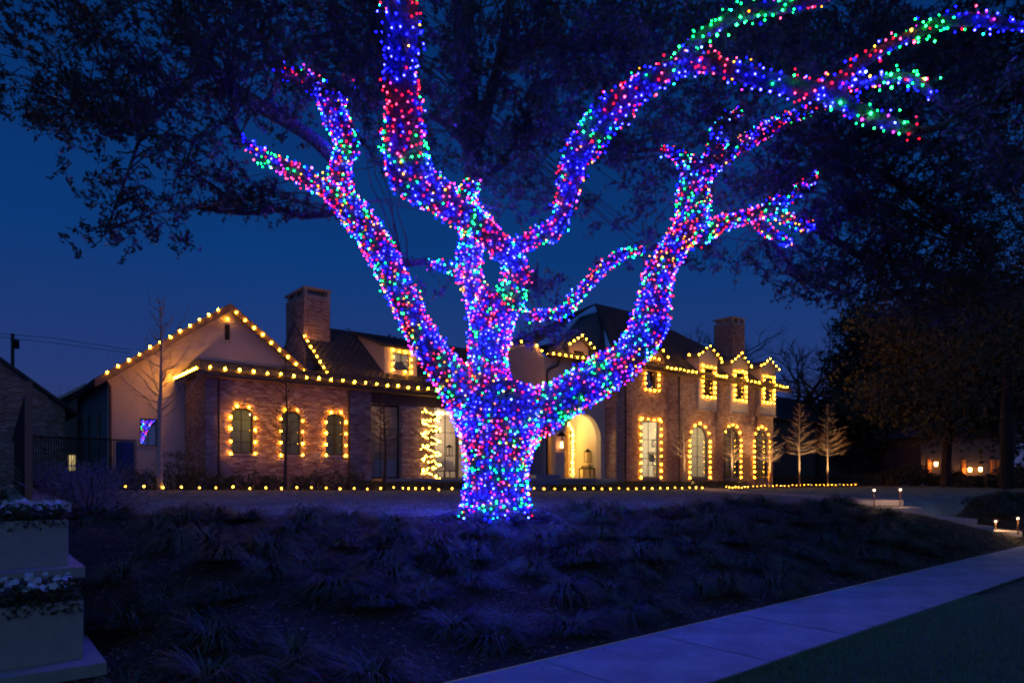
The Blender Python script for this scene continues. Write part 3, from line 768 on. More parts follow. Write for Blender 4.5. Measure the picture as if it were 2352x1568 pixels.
# brick front gable over the first upper window and three stucco wall dormers
def wall_dormer(i, brick=False):
    a, b, c, d = UPW[i]; xc = (a + b) / 2; hw = (.98 if i else 1.15); bz = (fz(1620, 943), fz(1620, 943), fz(1685, 949), fz(1750, 954))[i]
    ze = fz((1496, 1618, 1690, 1757)[i], (817, 822, 838, 847)[i]); pk = (fz(1495, 781), fz(1620, 800), fz(1688, 816), fz(1756, 829))[i]
    y0 = YF - (.0 if brick else .16)
    g = MB()
    zb = BZ if brick else bz
    if brick:
        g.box(xc - hw, xc + hw, YF + .006, YF + .3, zb + .002, ze); g.prism([(xc - hw, ze), (xc + hw, ze), (xc, pk)], YF + .006, YF + .3)
        brick_face((0, YF, 0), (1, 0, 0), xc - hw, xc + hw, zb, pk, [], (0, -1, 0), rb, topf=lambda q: pk - (pk - ze) * abs(q - xc) / hw)
        g.box(xc - hw, xc - hw + .1, YF + .3, YF + 2.2, zb, ze)
        window(a, b, c, d, YF, 0, 2, 4, .035)
    else:
        plain_wall(g, xc - hw, xc + hw, zb, ze, y0, YF - .02, [(a, b, c, d, 0)])
        g.prism([(xc - hw, ze), (xc + hw, ze), (xc, pk)], y0, y0 + .14)
        g.box(xc - hw, xc - hw + .12, YF - .02, YF + 2.4, BZ - .1, ze); g.box(xc + hw - .12, xc + hw, YF - .02, YF + 2.4, BZ - .1, ze)
        window(a, b, c, d, y0, 0, 2, 4, .035, depth=.03)
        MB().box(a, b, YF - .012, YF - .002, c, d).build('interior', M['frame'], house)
        MB().box(xc - hw - .04, xc + hw + .04, y0 - .04, y0, zb - .06, zb + .01).build('sill', M['limestone'], house)
    g.build('dormer', M['mortar'] if brick else M['painted'], house)
    gable_roof(xc, hw + .16, ze + .02 - .16*(pk-ze)/hw + .06, pk + .06, y0 - .14, YF + 3.6)
    return xc, hw + .16, ze + .06, pk + .12, y0 - .16, (a, b, c, d)
WD = [wall_dormer(0, True), wall_dormer(1), wall_dormer(2), wall_dormer(3)]
for px in (1437, 1560): X = fx(px, 23.93); pipe([(X, 23.93, ZB), (X, 23.93, BZ - .2), (X, 23.75, BZ)])
X = fx(1738, 23.93); pipe([(X, 23.93, ZB), (X, 23.93, fz(1750, 954) - .1)]); X = fx(1664, 23.93); pipe([(X, 23.93, ZB), (X, 23.93, 4.6)])
pipe([(EX0 + .15, YE - .06, ZB), (EX0 + .15, YE - .06, 6.7), (EX0 + .2, YE - .06, 6.95), (EX0 + .9, YE - .06, 7.25), (EX0 + .95, YE - .1, EZ - .05)], .06)
MB().tube([(26.6, 23.58, BZ + .03), (44.9, 23.58, BZ + .03)], .06, 8).build('gutter', M['trim'], house)
MB().tube([(EX0 + .02, 24.4, EZ + .03), (26.58, 24.4, EZ + .03)], .06, 8).build('gutter', M['trim'], house)
# big hipped roof
sr = []; rr_ = MB(); RZ, RYY = 12.7, 29.6
slate_plane(rr_, sr, (26.6, 23.6, BZ + .08), (44.9, 23.6, BZ + .08), (31.2, RYY, RZ), (35.4, RYY, RZ), .26, .36)
slate_plane(rr_, sr, (EX0 - .12, 24.42, EZ + .06), (26.6, 24.42, EZ + .06), (29.0, 28.8, 11.3), (31.2, 29.0, 12.1), .26, .36)
slate_plane(rr_, sr, (EX0 + .02, 35.6, 7.7), (EX0 + .02, 25.7, 8.35), (31.2, RYY + .1, RZ - .02), (30.6, RYY, RZ - .3), .26, .36)
slate_plane(rr_, sr, (44.9, 23.6, BZ + .08), (44.9, 35.6, BZ + .08), (35.4, RYY, RZ), (35.4, RYY + .01, RZ), .26, .36)
roof_main = rr_.build('roof', M['slate'], house); 
MB().box(26.6, 44.9, 23.62, YF - .01, BZ - .12, BZ - .03).build('soffit', M['fascia'], house)
chimney(42.6, 44.1, 26.8, 28.4, 7.7, 13.1, .5, 2)
room(BX0 + .4, fx(1585) - .35, FL, 4.95, YF + .31, YF + 3.3, M['room'], [(fx(1493), 25.8, 4.7, 620, .12)], (1, .80, .48))
room(fx(1585) - .2, fx(1655), FL, 5.0, YF + .31, YF + 3.0, M['room'], [(fx(1605), 26.0, 4.4, 110, .08)], (1, .78, .42))
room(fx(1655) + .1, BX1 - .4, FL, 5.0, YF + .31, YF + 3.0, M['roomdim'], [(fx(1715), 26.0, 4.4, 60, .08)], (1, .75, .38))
# low wing behind on the right
g = MB(); g.box(45.0, 72, 29, 40, ZB, 6.4); g.build('wall', M['farwall'], house)
g = MB(); slate_plane(g, sr, (43.1, 28.5, 6.4), (73, 28.5, 6.4), (44, 33, 9.2), (73, 33, 9.2), .4, .6); g.build('roof', M['slate'], house)
slates(roof, sl, M['slate'], 150); slates(roof_main, sr, M['slate'], 150)
bricks.sort(key=lambda q: q[0][0]**2 + q[0][1]**2)
pieces(wall_front, 'brick', bricks, M['brick'], 300)
pieces(house, 'brick', rb, M['brick'], 0)

# ------------------------------------------------------------------ warm strings on the house
G1 = 'warm bulb strings outlining the house'
p = atY(245, 856, YG - OV - .06)
warm_string('warm bulbs along the left rake of the pale street-facing gable', line(atY(246, 855, 26.36), atY(501, 711, 26.36), 12), .058, group=G1)
warm_string('warm bulbs along the right rake of the pale street-facing gable', line(atY(543, 717, 26.36), atY(698, 851, 26.36), 9), .058, group=G1)
warm_string('single bright bulb under the peak of the pale gable', [atY(523, 731, YG - .12)], .05, group=G1, cat='lamp', name='gable_lamp')
ev = line((fx(483, 23.45), 23.45, EAVE + .12), (22.3, 23.45, EAVE + .12), 35)
warm_string('long row of warm bulbs on the low eave of the brick wing', ev, .055, group=G1)
st = thing('light_strip', (PX0 - .05, 24.5, EAVE), 'short dense strip of warm light along the side eave of the brick wing', 'light strip', G1)
for q in line((PX0 - .04, 23.7, EAVE + .10), (PX0 - .04, 26.7, EAVE + .10), 26): place(BULB_W['warm'], 'bulb', st, q, .03)
warm_string('eight warm bulbs climbing the roof edge to the left chimney', line(atY(751, 855, 25.95), (11.36, 28.2, 7.72), 8), .048, group=G1)
for i, (a, b) in enumerate(LW):
    m_ = (a + b)/2; zz = [2.38, 2.80, 3.22, 3.64]; y = YF - .07
    pts = [(a - .04, y, z) for z in zz] + [(m_ - .2, y, 4.03), (m_ + .2, y, 4.03)] + [(b + .04, y, z) for z in zz[::-1]]
    warm_string(['warm bulbs round the left arched window of the brick wing', 'warm bulbs round the middle arched window of the brick wing', 'warm bulbs round the arched window nearest the glazed room'][i], pts, .055, group=G1)
def ring(x0, x1, z0, z1, y, nx, nz):
    return [(x0, y, z0 + (z1-z0)*i/nz) for i in range(nz)] + [(x0 + (x1-x0)*i/nx, y, z1) for i in range(nx)] + [(x1, y, z1 - (z1-z0)*i/nz) for i in range(nz)] + [(x1 - (x1-x0)*i/nx, y, z0) for i in range(nx)]
warm_string('warm bulbs round the small dormer window in the left roof', ring(dw[0]-.06, dw[1]+.06, dw[2]-.05, dw[3]+.07, DY-.09, 3, 3)[:11], .05, group=G1)
ys_ = YE - .08
warm_string('warm bulbs along the stucco side wall top beside the oak', [(EX0 - .05, 29.2, 8.72), (EX0 - .05, 28.2, 8.68), (EX0 - .05, 27.3, 8.64), (EX0 - .05, 26.5, 8.60), (EX0 - .05, 25.7, 8.52), (EX0 - .05, 25.3, 8.2), (EX0 - .05, 24.9, 7.9), (EX0 - .02, 24.5, 7.68)], .05, group=G1)
warm_string('warm bulbs along the eave over the arched porch', line((EX0 + .2, 24.3, EZ + .12), (26.4, 24.3, EZ + .12), 10), .05, group=G1)
warm_string('warm bulbs on the little gable over the arched porch', line((exm - .9, YE - .26, ed[3] + .22), (exm, YE - .26, mz + .16), 4)[:-1] + line((exm, YE - .26, mz + .16), (exm + .9, YE - .26, ed[3] + .22), 4), .05, group=G1)
warm_string('warm bulbs on the right eave of the low glazed room beside the oak trunk', line((20.4, 23.5, EAVE + .13), (22.1, 23.5, EAVE + .13), 3), .05, group=G1)
names = ['brick gable next to the entrance', 'first pale dormer right of the brick gable', 'middle pale dormer', 'last pale dormer at the far corner']
lastx = 27.0
for i, (xc, hw, ze, pk, y0, (a, b, c, d)) in enumerate(WD):
    left = line((xc - hw, y0 + 2.2, ze + .04), (xc - hw, y0, ze + .04), 4)[:-1] if i else []
    warm_string('warm bulbs on the roof edge of the ' + names[i], left + line((xc - hw, y0, ze), (xc, y0, pk), 4)[:-1] + line((xc, y0, pk), (xc + hw, y0, ze), 4), .052, group=G1)
    nx, nz = 3, (6 if i == 0 else 6)
    warm_string('warm bulbs framing the upper window of the ' + names[i], ring(a - .13, b + .13, c - .06, d + .1, (YF if i == 0 else YF - .16) - .09, nx, nz), .052, group=G1)
segs = [(1533, 1600, 8), (1647, 1669, 4), (1717, 1744, 4), (1784, 1808, 4)]
for (l, r_, n), nm in zip(segs, ['between the brick gable and the first pale dormer', 'between the first and middle pale dormers', 'between the middle and last pale dormers', 'beyond the last pale dormer']):
    warm_string('warm bulbs on the high eave ' + nm, line((fx(l, 23.5), 23.5, BZ + .14), (fx(r_, 23.5), 23.5, BZ + .14), n), .052, group=G1)
wl = ['tall square-headed bright window', 'first tall arched window beside the square-headed one', 'middle tall arched window', 'last tall arched window at the far corner']
for i, (a, b, c, d, ar, _, _) in enumerate(RW):
    y = YF - .07; o_ = .10; h = (b - a)/2 if ar else 0; zs = d - h; m_ = (a+b)/2; nz = 9 if not ar else 8
    pts = [(a - o_, y, c + (zs - c)*k/(nz-1)) for k in range(nz)]
    if ar:
        for k in range(1, 6): q = math.pi - math.pi*k/6; pts.append((m_ + (h + o_)*math.cos(q), y, zs + (h + o_)*math.sin(q)))
    else: pts += [(a + (b-a)*k/3, y, d + .08) for k in range(4)]
    pts += [(b + o_, y, zs - (zs - c)*k/(nz-1)) for k in range(nz)]
    warm_string('warm bulbs outlining the ' + wl[i], pts, .052, group=G1)
# ground strings
def gp(x, Y=None, y=None):
    p = atY(x, HOR, Y); return (p[0], p[1], float(gz(p[0], p[1])) + .10)
G2 = 'warm bulb strings along the planting beds'
pts = []
c1 = [820,940,1065,1185,1303,1410,1522,1632,1737]; c2 = [328,430,532,633,728,824,915,1007,1093,1180,1265,1326,1362,1407,1455,1498,1560,1647]
for i, c in enumerate(c1): x = c*.3516; pts.append(gp(x, float(np.interp(x, [288, 620], [22.0, 21.2]))))
for c in c2[0:]:
    x = 459.4 + c*.3516
    if x > pts_last_x if (pts_last_x := 1737*.3516) else 0: pts.append(gp(x, 21.1 + random.uniform(-.12, .12)))
warm_string('warm bulbs along the bed edge from the left gable to the oak', pts, .036, 'ground', G2)
pts = [gp(1102.5 + c*.3516, 20.9 + random.uniform(-.2, .2)) for c in (353,418,488,553,620,682,740,797,853,909,966,1022,1072,1125,1177,1225,1274,1320,1370,1411,1453)]
warm_string('warm bulbs along the bed edge between the oak and the front walk', pts, .040, 'ground', G2)
pts = [gp(x, 20.8 + random.uniform(-1.6, .6)) for x in np.linspace(1668, 1718, 8)]
warm_string('small cluster of warm bulbs where the front walk meets the bed', pts, .034, 'ground', G2)
pts = [gp(x, Yq) for x, Yq in zip(np.linspace(1730, 1965, 27), np.interp(np.linspace(1730, 1965, 27), [1730, 1850, 1965], [23.2, 23.6, 21.4]))]
warm_string('warm bulbs curving under the uplit young trees on the right', pts, .028, 'ground', G2)

# garlands
def garland(path, label, nb, r=.09, foliage=900):
    path = catmull(path, 8); g = thing('lit_garland', path[0], label, 'garland')
    idx = rng.uniform(0, len(path)-1.01, foliage); i0 = idx.astype(int); q = path[i0] + (path[i0+1]-path[i0])*(idx-i0)[:, None] + rng.normal(0, r*.55, (foliage, 3))*(1, .6, 1)
    leaf_obj('needles', q, .09, M['garland'], g, 'stuff', .2)
    idx = np.linspace(0, len(path)-1.02, nb); i0 = idx.astype(int); q = path[i0] + (path[i0+1]-path[i0])*(idx-i0)[:, None] + rng.normal(0, r*.5, (nb, 3))*(1, .3, 1) - (0, r*.6, 0)
    for s in q: place(BULB_W['tiny'], 'bulb', g, s, .016)
    return g
gx0, gx1 = fx(968, 24.25), fx(1008, 24.25); zz = np.linspace(FL + .08, gz_top - .15, 12); path = [((gx0 if i % 2 else gx1), YF + .22, z) for i, z in enumerate(zz)]
garland(path, 'garland of warm fairy lights zigzagging up the brick pier beside the oak trunk', 180, .085, 4200)
DG = DR + .13; path = [(dxc + DG, drY - .02, z) for z in np.linspace(FL + .1, dzs, 6)] + [(dxc + DG*math.cos(a), drY - .02, dzs + DG*math.sin(a)) for a in np.linspace(.3, 2.8, 7)]
garland([(x, y - .1, z) for x, y, z in path], 'garland of warm fairy lights around the arched front door', 170, .12, 1500)

# furniture seen through the glass, porch things
def chair(x, y, z, w, label, name='armchair', cat='armchair'):
    c = thing(name, (x, y, z), label, cat)
    MB().box(x - w/2, x + w/2, y - .4, y + .35, z + .36, z + .50).build('seat_cushion', M['fabric'], c)
    MB().hexa([(x - w/2, y + .2, z + .5), (x + w/2, y + .2, z + .5), (x + w/2, y + .36, z + .5), (x - w/2, y + .36, z + .5)], [(x - w/2 + .03, y + .32, z + .95), (x + w/2 - .03, y + .32, z + .95), (x + w/2 - .03, y + .45, z + .95), (x - w/2 + .03, y + .45, z + .95)]).build('backrest', M['fabric'], c)
    MB().box(x - w/2 + .08, x + w/2 - .08, y - .05, y + .19, z + .51, z + .78).build('cushion', M['fabric'], c)
    MB().box(x - w/2, x + w/2, y - .38, y + .34, z + .31, z + .355).build('frame', M['iron'], c)
    for sx in (-1, 1):
        for sy in (-.35, .3): MB().box(x + sx*(w/2 - .03) - .02, x + sx*(w/2 - .03) + .02, y + sy - .02, y + sy + .02, z, z + .31).build('leg', M['iron'], c)
    return c
chair(fx(1026, 25.6), 25.6, FL, .8, 'white cushioned armchair behind the glass beside the oak trunk')
s_ = thing('sofa', (13.4, 25.6, FL), 'long white sofa seen through the dark glazed screen', 'sofa')
sx0, sx1 = fx(848, 25.6), fx(903, 25.6)
MB().box(sx0, sx1, 25.3, 26.0, FL, FL + .42).build('seat', M['fabric'], s_); MB().box(sx0, sx1, 25.05, 25.28, FL, FL + .78).build('backrest', M['fabric'], s_)
for x in (sx0, sx1 - .18): MB().box(x, x + .18, 25.29, 26.02, FL + .1, FL + .62).build('armrest', M['fabric'], s_)
def lantern(p, label, lit=True, s=1.0, name='wall_lantern'):
    l = thing(name, p, label, 'lantern'); x, y, z = p; w = .09*s; h = .36*s
    f = MB()
    for sx in (-1, 1):
        for sy in (-1, 1): f.box(x + sx*w - .01, x + sx*w + .01, y + sy*w - .01, y + sy*w + .01, z, z + h)
    f.box(x - w - .015, x + w + .015, y - w - .015, y + w + .015, z - .02, z); f.hexa([(x-w-.03, y-w-.03, z+h), (x+w+.03, y-w-.03, z+h), (x+w+.03, y+w+.03, z+h), (x-w-.03, y+w+.03, z+h)], [(x-.02, y-.02, z+h+.12*s), (x+.02, y-.02, z+h+.12*s), (x+.02, y+.02, z+h+.12*s), (x-.02, y+.02, z+h+.12*s)])
    f.build('frame', M['iron'], l)
    MB().box(x - .012, x + .012, y, y + .22, z + h + .05, z + h + .075).build('bracket', M['iron'], l)
    if lit: MB().cyl((x, y, z + .05*s), .035*s, .02*s, .16*s, 8).build('flame', E['spot'], l)
    return l
lantern((fx(1290, 24.5), 24.5, fz(1290, 1032, 24.5)), 'copper lantern glowing on the stucco left of the porch arch', True, 1.9)
lantern((26.70, 25.9, fz(1351, 1060, 25.9)), 'black unlit lantern on the cream wall inside the porch', False, 1.5)
lantern((fx(1038, 23.9), 24.1, fz(1038, 1046, 23.9)), 'small black lantern on the glazed screen beside the oak trunk', False, 1.0)
b_ = thing('console_bench', (26.6, 25.9, FL), 'low dark bench with greenery on it against the right porch wall', 'bench')
MB().box(26.42, 26.84, 25.45, 26.35, FL + .48, FL + .54).build('top', M['iron'], b_)
for x in (26.43, 26.78):
    for y in (25.47, 26.28): MB().box(x, x + .05, y, y + .05, FL, FL + .48).build('leg', M['iron'], b_)
q = np.stack([rng.normal(26.62, .06, 260), rng.uniform(25.45, 26.35, 260), FL + .60 + rng.normal(0, .045, 260)], 1); gg = thing('bench_greenery', (26.6, 25.9, FL + .55), 'small green garland lying on the porch bench', 'garland')
leaf_obj('needles', q, .09, M['garland'], gg, 'stuff', .25)
# study seen through the bright square window
X = fx(1500, 25.8)
d_ = thing('desk', (X, 25.9, FL), 'pale desk behind the bright square-headed window', 'desk'); MB().box(X - .9, X + .7, 25.6, 26.3, FL + .74, FL + .79).build('top', M['fabric'], d_)
for x in (X - .88, X + .64):
    for y in (25.62, 26.24): MB().box(x, x + .06, y, y + .06, FL, FL + .74).build('leg', M['fabric'], d_)
m_ = thing('monitor', (X, 25.8, FL + .79), 'black monitor standing on the pale desk', 'monitor'); MB().box(X - .35, X + .3, 25.78, 25.83, FL + .98, FL + 1.42).build('screen', M['screen'], m_); MB().box(X - .05, X, 25.79, 25.83, FL + .79, FL + .98).build('stand', M['screen'], m_)
c_ = thing('office_chair', (X - .1, 25.3, FL), 'black office chair in front of the pale desk', 'chair'); MB().box(X - .35, X + .2, 25.1, 25.16, FL + .5, FL + 1.0).build('backrest', M['screen'], c_); MB().box(X - .33, X + .18, 25.17, 25.5, FL + .42, FL + .49).build('seat', M['screen'], c_); MB().cyl((X - .08, 25.3, FL), .03, .03, .42, 8).build('stem', M['iron'], c_)
XW = fx(1585) - .36
for k, (py, pz) in enumerate(((26.35, 2.15), (25.6, 2.55))):
    f_ = thing('framed_picture', (XW, py, FL + pz - .25), ['small square framed picture above the monitor', 'framed picture high on the study wall'][k], 'picture')
    MB().box(XW - .04, XW - .001, py - .25, py + .25, FL + pz - .25, FL + pz + .25).build('frame', M['frame'], f_); MB().box(XW - .046, XW - .041, py - .19, py + .19, FL + pz - .19, FL + pz + .19).build('print', M['art'], f_)
sh = thing('wall_shelf', (XW, 26, FL + 1.7), 'pale shelf with books on the study wall', 'shelf'); MB().box(XW - .3, XW - .001, 25.2, 26.9, FL + 1.62, FL + 1.66).build('board', M['cream'], sh)
for k in range(11): y_ = 25.3 + k*.085 + random.uniform(0, .02); MB().box(XW - .24, XW - .03, y_, y_ + .05, FL + 1.661, FL + 1.661 + random.uniform(.18, .27)).build('book', [M['wood'], M['art'], M['fabric'], M['bluebox']][k % 4], sh)
bx = thing('square_planter', (fx(1245, 23.2), 23.2, ZB + .3), 'blue grey square planter box at the left foot of the porch steps', 'planter')
x0, x1 = fx(1218, 23.2), fx(1273, 23.2); g = MB(); z0, z1 = fz(1245, 1112, 23.2), fz(1245, 1090, 23.2)
g.box(x0, x1, 22.8, 23.5, z0, z1 - .04); g.box(x0 - .03, x1 + .03, 22.77, 23.53, z1 - .04, z1); g.build('box', M['mesh_blue'], bx)

# ------------------------------------------------------------------ the oak
oak = thing('live_oak_tree', P(1139, 1183, 10), 'huge spreading live oak in the middle, its trunk and limbs wrapped in coloured lights', 'tree')
LIT = {
 'trunk': [(1139,1207,98,10),(1139,1180,86,10),(1140,1140,78,10),(1140,1080,75,10),(1142,1030,85,10),(1147,985,98,10),(1150,940,105,10),(1142,905,85,10.05)],
 'A': [(1110,985,55,10),(1062,900,50,10),(1003,822,46,10),(955,745,42,10.1),(910,650,40,10.3),(865,562,42,10.5),(818,495,40,10.7),(780,440,30,10.9)],
 'A1': [(800,480,28,10.7),(740,428,24,10.6),(665,388,20,10.4),(600,356,15,10.2),(556,316,8,10.0)],
 'A2': [(790,455,32,10.9),(779,395,30,11.0),(797,330,30,11.1),(770,270,34,11.1),(748,218,28,11.0),(703,182,24,10.9),(635,160,14,10.8)],
 'A3': [(772,285,24,11.1),(782,225,20,11.2),(800,180,13,11.2)],
 'B': [(1130,975,60,10),(1118,890,56,10.1),(1120,810,56,10.15),(1130,735,66,10.15),(1152,670,60,10)],
 'B2': [(1165,700,45,10),(1188,640,36,9.9),(1172,590,34,9.7),(1125,543,34,9.4),(1065,493,38,9.1),(1000,447,47,8.7),(942,405,60,8.3),(930,330,62,7.9),(928,250,54,7.5),(920,160,47,7.1),(922,70,50,6.8),(918,-70,50,6.5)],
 'B1': [(1112,730,44,10.3),(1088,655,32,10.5),(1078,600,34,10.4),(1085,550,34,9.9),(1075,515,26,9.4)],
 'B1t': [(1078,650,20,10.5),(1040,618,14,10.6),(985,602,8,10.8)],
 'B3': [(1125,535,28,9.4),(1082,485,25,9.7),(1068,445,24,9.9),(1098,425,18,10.1)],
 'B4': [(1180,580,28,9.7),(1225,545,24,9.6),(1275,525,25,9.4),(1298,465,26,9.1),(1312,400,36,8.8),(1345,330,44,8.4),(1395,268,45,8.0),(1455,212,38,7.7),(1520,170,30,7.4),(1592,143,28,7.2),(1660,152,24,7.0),(1740,180,24,6.9),(1830,200,26,6.9),(1905,218,28,6.9),(1965,252,24,6.8),(2040,283,20,6.7),(2110,302,13,6.6)],
 'B5': [(1555,140,24,7.3),(1600,95,20,7.2),(1660,50,20,7.1),(1740,25,20,7.0),(1820,12,20,6.9),(1915,-12,16,6.8)],
 'B6': [(1895,210,22,6.9),(1950,168,17,6.9),(2020,118,17,6.9),(2090,82,18,6.9),(2180,48,20,6.9),(2260,48,18,6.9),(2345,62,13,6.9)],
 'B7': [(1920,205,12,7.0),(2000,188,12,7.2),(2070,178,14,7.3),(2115,195,16,7.3),(2145,225,10,7.3)],
 'C': [(1205,725,12,10.4),(1250,722,11,10.8),(1298,715,15,11.1),(1335,670,14,11.4),(1385,615,13,11.6),(1430,585,13,11.8),(1478,572,7,12)],
 'D': [(1180,985,62,10),(1245,940,54,10),(1310,905,46,10),(1375,865,46,10.1),(1435,825,49,10.2),(1485,762,52,10.3),(1502,695,46,10.5),(1512,630,42,10.7),(1550,568,37,10.9),(1588,510,46,11.1),(1592,440,44,11.2),(1598,385,46,11.3)],
 'D1': [(1585,390,26,11.3),(1560,358,16,11.4),(1518,345,8,11.5)],
 'D2': [(1610,400,30,11.3),(1650,362,26,11.5),(1705,330,20,11.8),(1765,297,20,12),(1830,265,13,12.2),(1900,235,9,12.4)],
 'D3': [(1640,370,14,11.5),(1638,318,12,11.7),(1660,280,12,11.8),(1708,248,7,12)],
 'D4': [(1600,545,32,11.1),(1655,515,19,11.2),(1735,492,16,11.4),(1790,465,17,11.5),(1838,432,13,11.6),(1880,405,8,11.7)],
 'D5': [(1730,500,12,11.4),(1778,540,12,11.4),(1820,563,8,11.4)],
 'D6': [(1775,480,16,11.5),(1820,510,14,11.6),(1868,522,9,11.7)],
}
DARK = [
 [(800,475,22,10.9),(790,400,18,11.2),(720,320,17,11.4),(620,258,16,11.4),(540,215,15,11.2),(480,150,14,11),(425,70,13,10.7),(395,-40,12,10.5)],
 [(640,262,14,11.4),(540,200,12,11.6),(470,120,12,11.8),(430,40,11,12)],
 [(480,165,10,11),(440,190,7,10.6),(380,250,7,10.2),(330,290,6,9.8),(240,310,5,9.4)],
 [(470,150,10,11),(380,230,6,11),(300,262,5,10.8),(190,275,4,10.5)],
 [(790,480,10,10.9),(745,492,9,11.4),(690,495,8,11.8),(640,482,7,12),(560,490,6,12.2),(450,478,4,12.4)],
 [(1095,428,26,10.1),(1085,340,24,10.3),(1078,230,26,10.5),(1068,110,28,10.6),(1062,-60,28,10.8)],
 [(1088,350,20,10.3),(1118,250,16,10.6),(1150,130,14,10.8),(1180,-40,13,11)],
 [(1078,340,12,10.3),(1030,290,10,10.6),(990,265,9,10.8)],
 [(1160,150,16,10.9),(1250,95,15,11),(1340,108,15,11.2),(1430,90,13,11.4),(1540,40,12,11.5)],
 [(985,602,9,10.8),(955,603,9,11.0),(925,606,8,11.2)],
 [(860,230,16,10.5),(880,150,16,10.2),(870,60,15,10),(850,-40,14,9.8)], [(860,250,12,10.6),(800,130,14,10.9),(760,0,13,11)],
 [(1478,572,7,12),(1530,565,7,12.2),(1570,560,6,12.4)],
 [(1868,522,9,11.7),(1930,560,9,12),(1990,595,9,12.3),(2080,605,9,12.6),(2190,640,9,12.9),(2290,700,8,13.2)],
 [(1880,405,10,11.7),(1950,385,11,11.9),(2030,400,10,12.1),(2110,460,10,12.4),(2190,510,9,12.8),(2290,600,8,13.2)],
 [(1770,480,8,11.5),(1860,400,10,11.8),(1940,330,9,12.1),(2030,290,8,12.4),(2200,200,8,12.6),(2352,120,8,12.8)],
 [(1905,235,9,8.0),(2060,150,9,9.0),(2200,100,9,9.6),(2352,60,9,10)],
 [(1730,500,8,11.4),(1800,590,6,12),(1850,650,4,12.2)], [(1990,595,7,12.3),(2060,680,6,12.6),(2160,740,5,13)],
 [(600,260,8,11.4),(640,170,8,11.0),(600,90,8,10.6),(520,20,7,10.2)],
 [(330,290,5,9.8),(300,380,4,9.5),(270,460,3,9.3),(240,540,2.5,9.2)], [(560,490,5,12.2),(480,420,4,12.0),(410,400,3,11.8)],
]
def limb(path, k=6, n=18, wob=.06):
    c = catmull([[*P(x, y, t), hw * (.72 if y < 840 else .90) * t / FPX] for x, y, hw, t in path], k)
    pts, rad = c[:, :3], np.maximum(c[:, 3], .01)
    return pts, rad
def bark_limb(name, path, n=18, amp=.07):
    pts, rad = limb(path, 8); V, F = tube_vf(pts, rad, n)
    T, N, B = frames(pts); m = len(pts); k = np.arange(n)
    for i in range(m):
        d = V[i*n:(i+1)*n] - pts[i]
        f = 1 + amp*(np.sin(k*2*math.pi/n*3 + i*.35) * .5 + np.sin(k*2*math.pi/n*5 - i*.2) * .35) + rng.normal(0, amp*.25, n)
        V[i*n:(i+1)*n] = pts[i] + d * f[:, None]
    o = link(raw_mesh(name, V - WORLD[oak.name], F, smooth=True), name, oak, M['bark']); return pts, rad
LBL = {'trunk': 'coloured lights wrapped round the foot of the oak trunk', 'A': 'coloured lights on the long straight limb leaning left from the fork', 'A1': 'coloured lights on the low branch tip pointing left over the roof', 'A2': 'coloured lights on the crooked branch above the left limb',
 'A3': 'coloured lights on the little spur of the crooked left branch', 'B': 'coloured lights on the thick middle stem above the fork', 'B2': 'coloured lights on the great central limb rising out of the top', 'B1': 'coloured lights on the stem joining the middle fork to the central limb',
 'B1t': 'coloured lights on the short twig left of the middle stem', 'B3': 'coloured lights on the stub below the dark unlit stem', 'B4': 'coloured lights on the long arching bough sweeping to the upper right', 'B5': 'coloured lights on the branch running off the top edge from the arching bough',
 'B6': 'coloured lights on the branch rising to the upper right corner', 'B7': 'coloured lights on the drooping twig near the upper right corner', 'C': 'coloured lights on the thin branch above the porch roof', 'D': 'coloured lights on the heavy right limb curving over the entrance',
 'D1': 'coloured lights on the small left horn of the right limb', 'D2': 'coloured lights on the branch leaving the right limb top toward the arching bough', 'D3': 'coloured lights on the thin upright twig of the right limb', 'D4': 'coloured lights on the side branch pointing right from the right limb',
 'D5': 'coloured lights on the lowest fork of the right side branch', 'D6': 'coloured lights on the middle fork of the right side branch'}
camv = np.array([0, 0, CAMZ])
tb = P(1139, 1183, 10)
for a_, l_ in ((.3, .8), (1.5, .6), (2.7, .75), (3.6, .95), (4.6, .7), (5.5, .9)):
    dv = np.array([math.cos(a_), math.sin(a_), 0]); q_ = [tb + dv*.30 + (0, 0, .20), tb + dv*.44 + (0, 0, .05), tb + dv*(.5 + l_*.35) + (0, 0, -.02)]
    for w_ in (.7, 1.0): e_ = tb + dv*(.5 + l_*w_); q_.append(np.array([e_[0], e_[1], float(gz(e_[0], e_[1])) - .03*w_]))
    V, F = tube_vf(catmull(q_, 5), np.linspace(.12, .015, 21), 10); link(raw_mesh('root', V - WORLD[oak.name], F, smooth=True), 'root', oak, M['bark'])
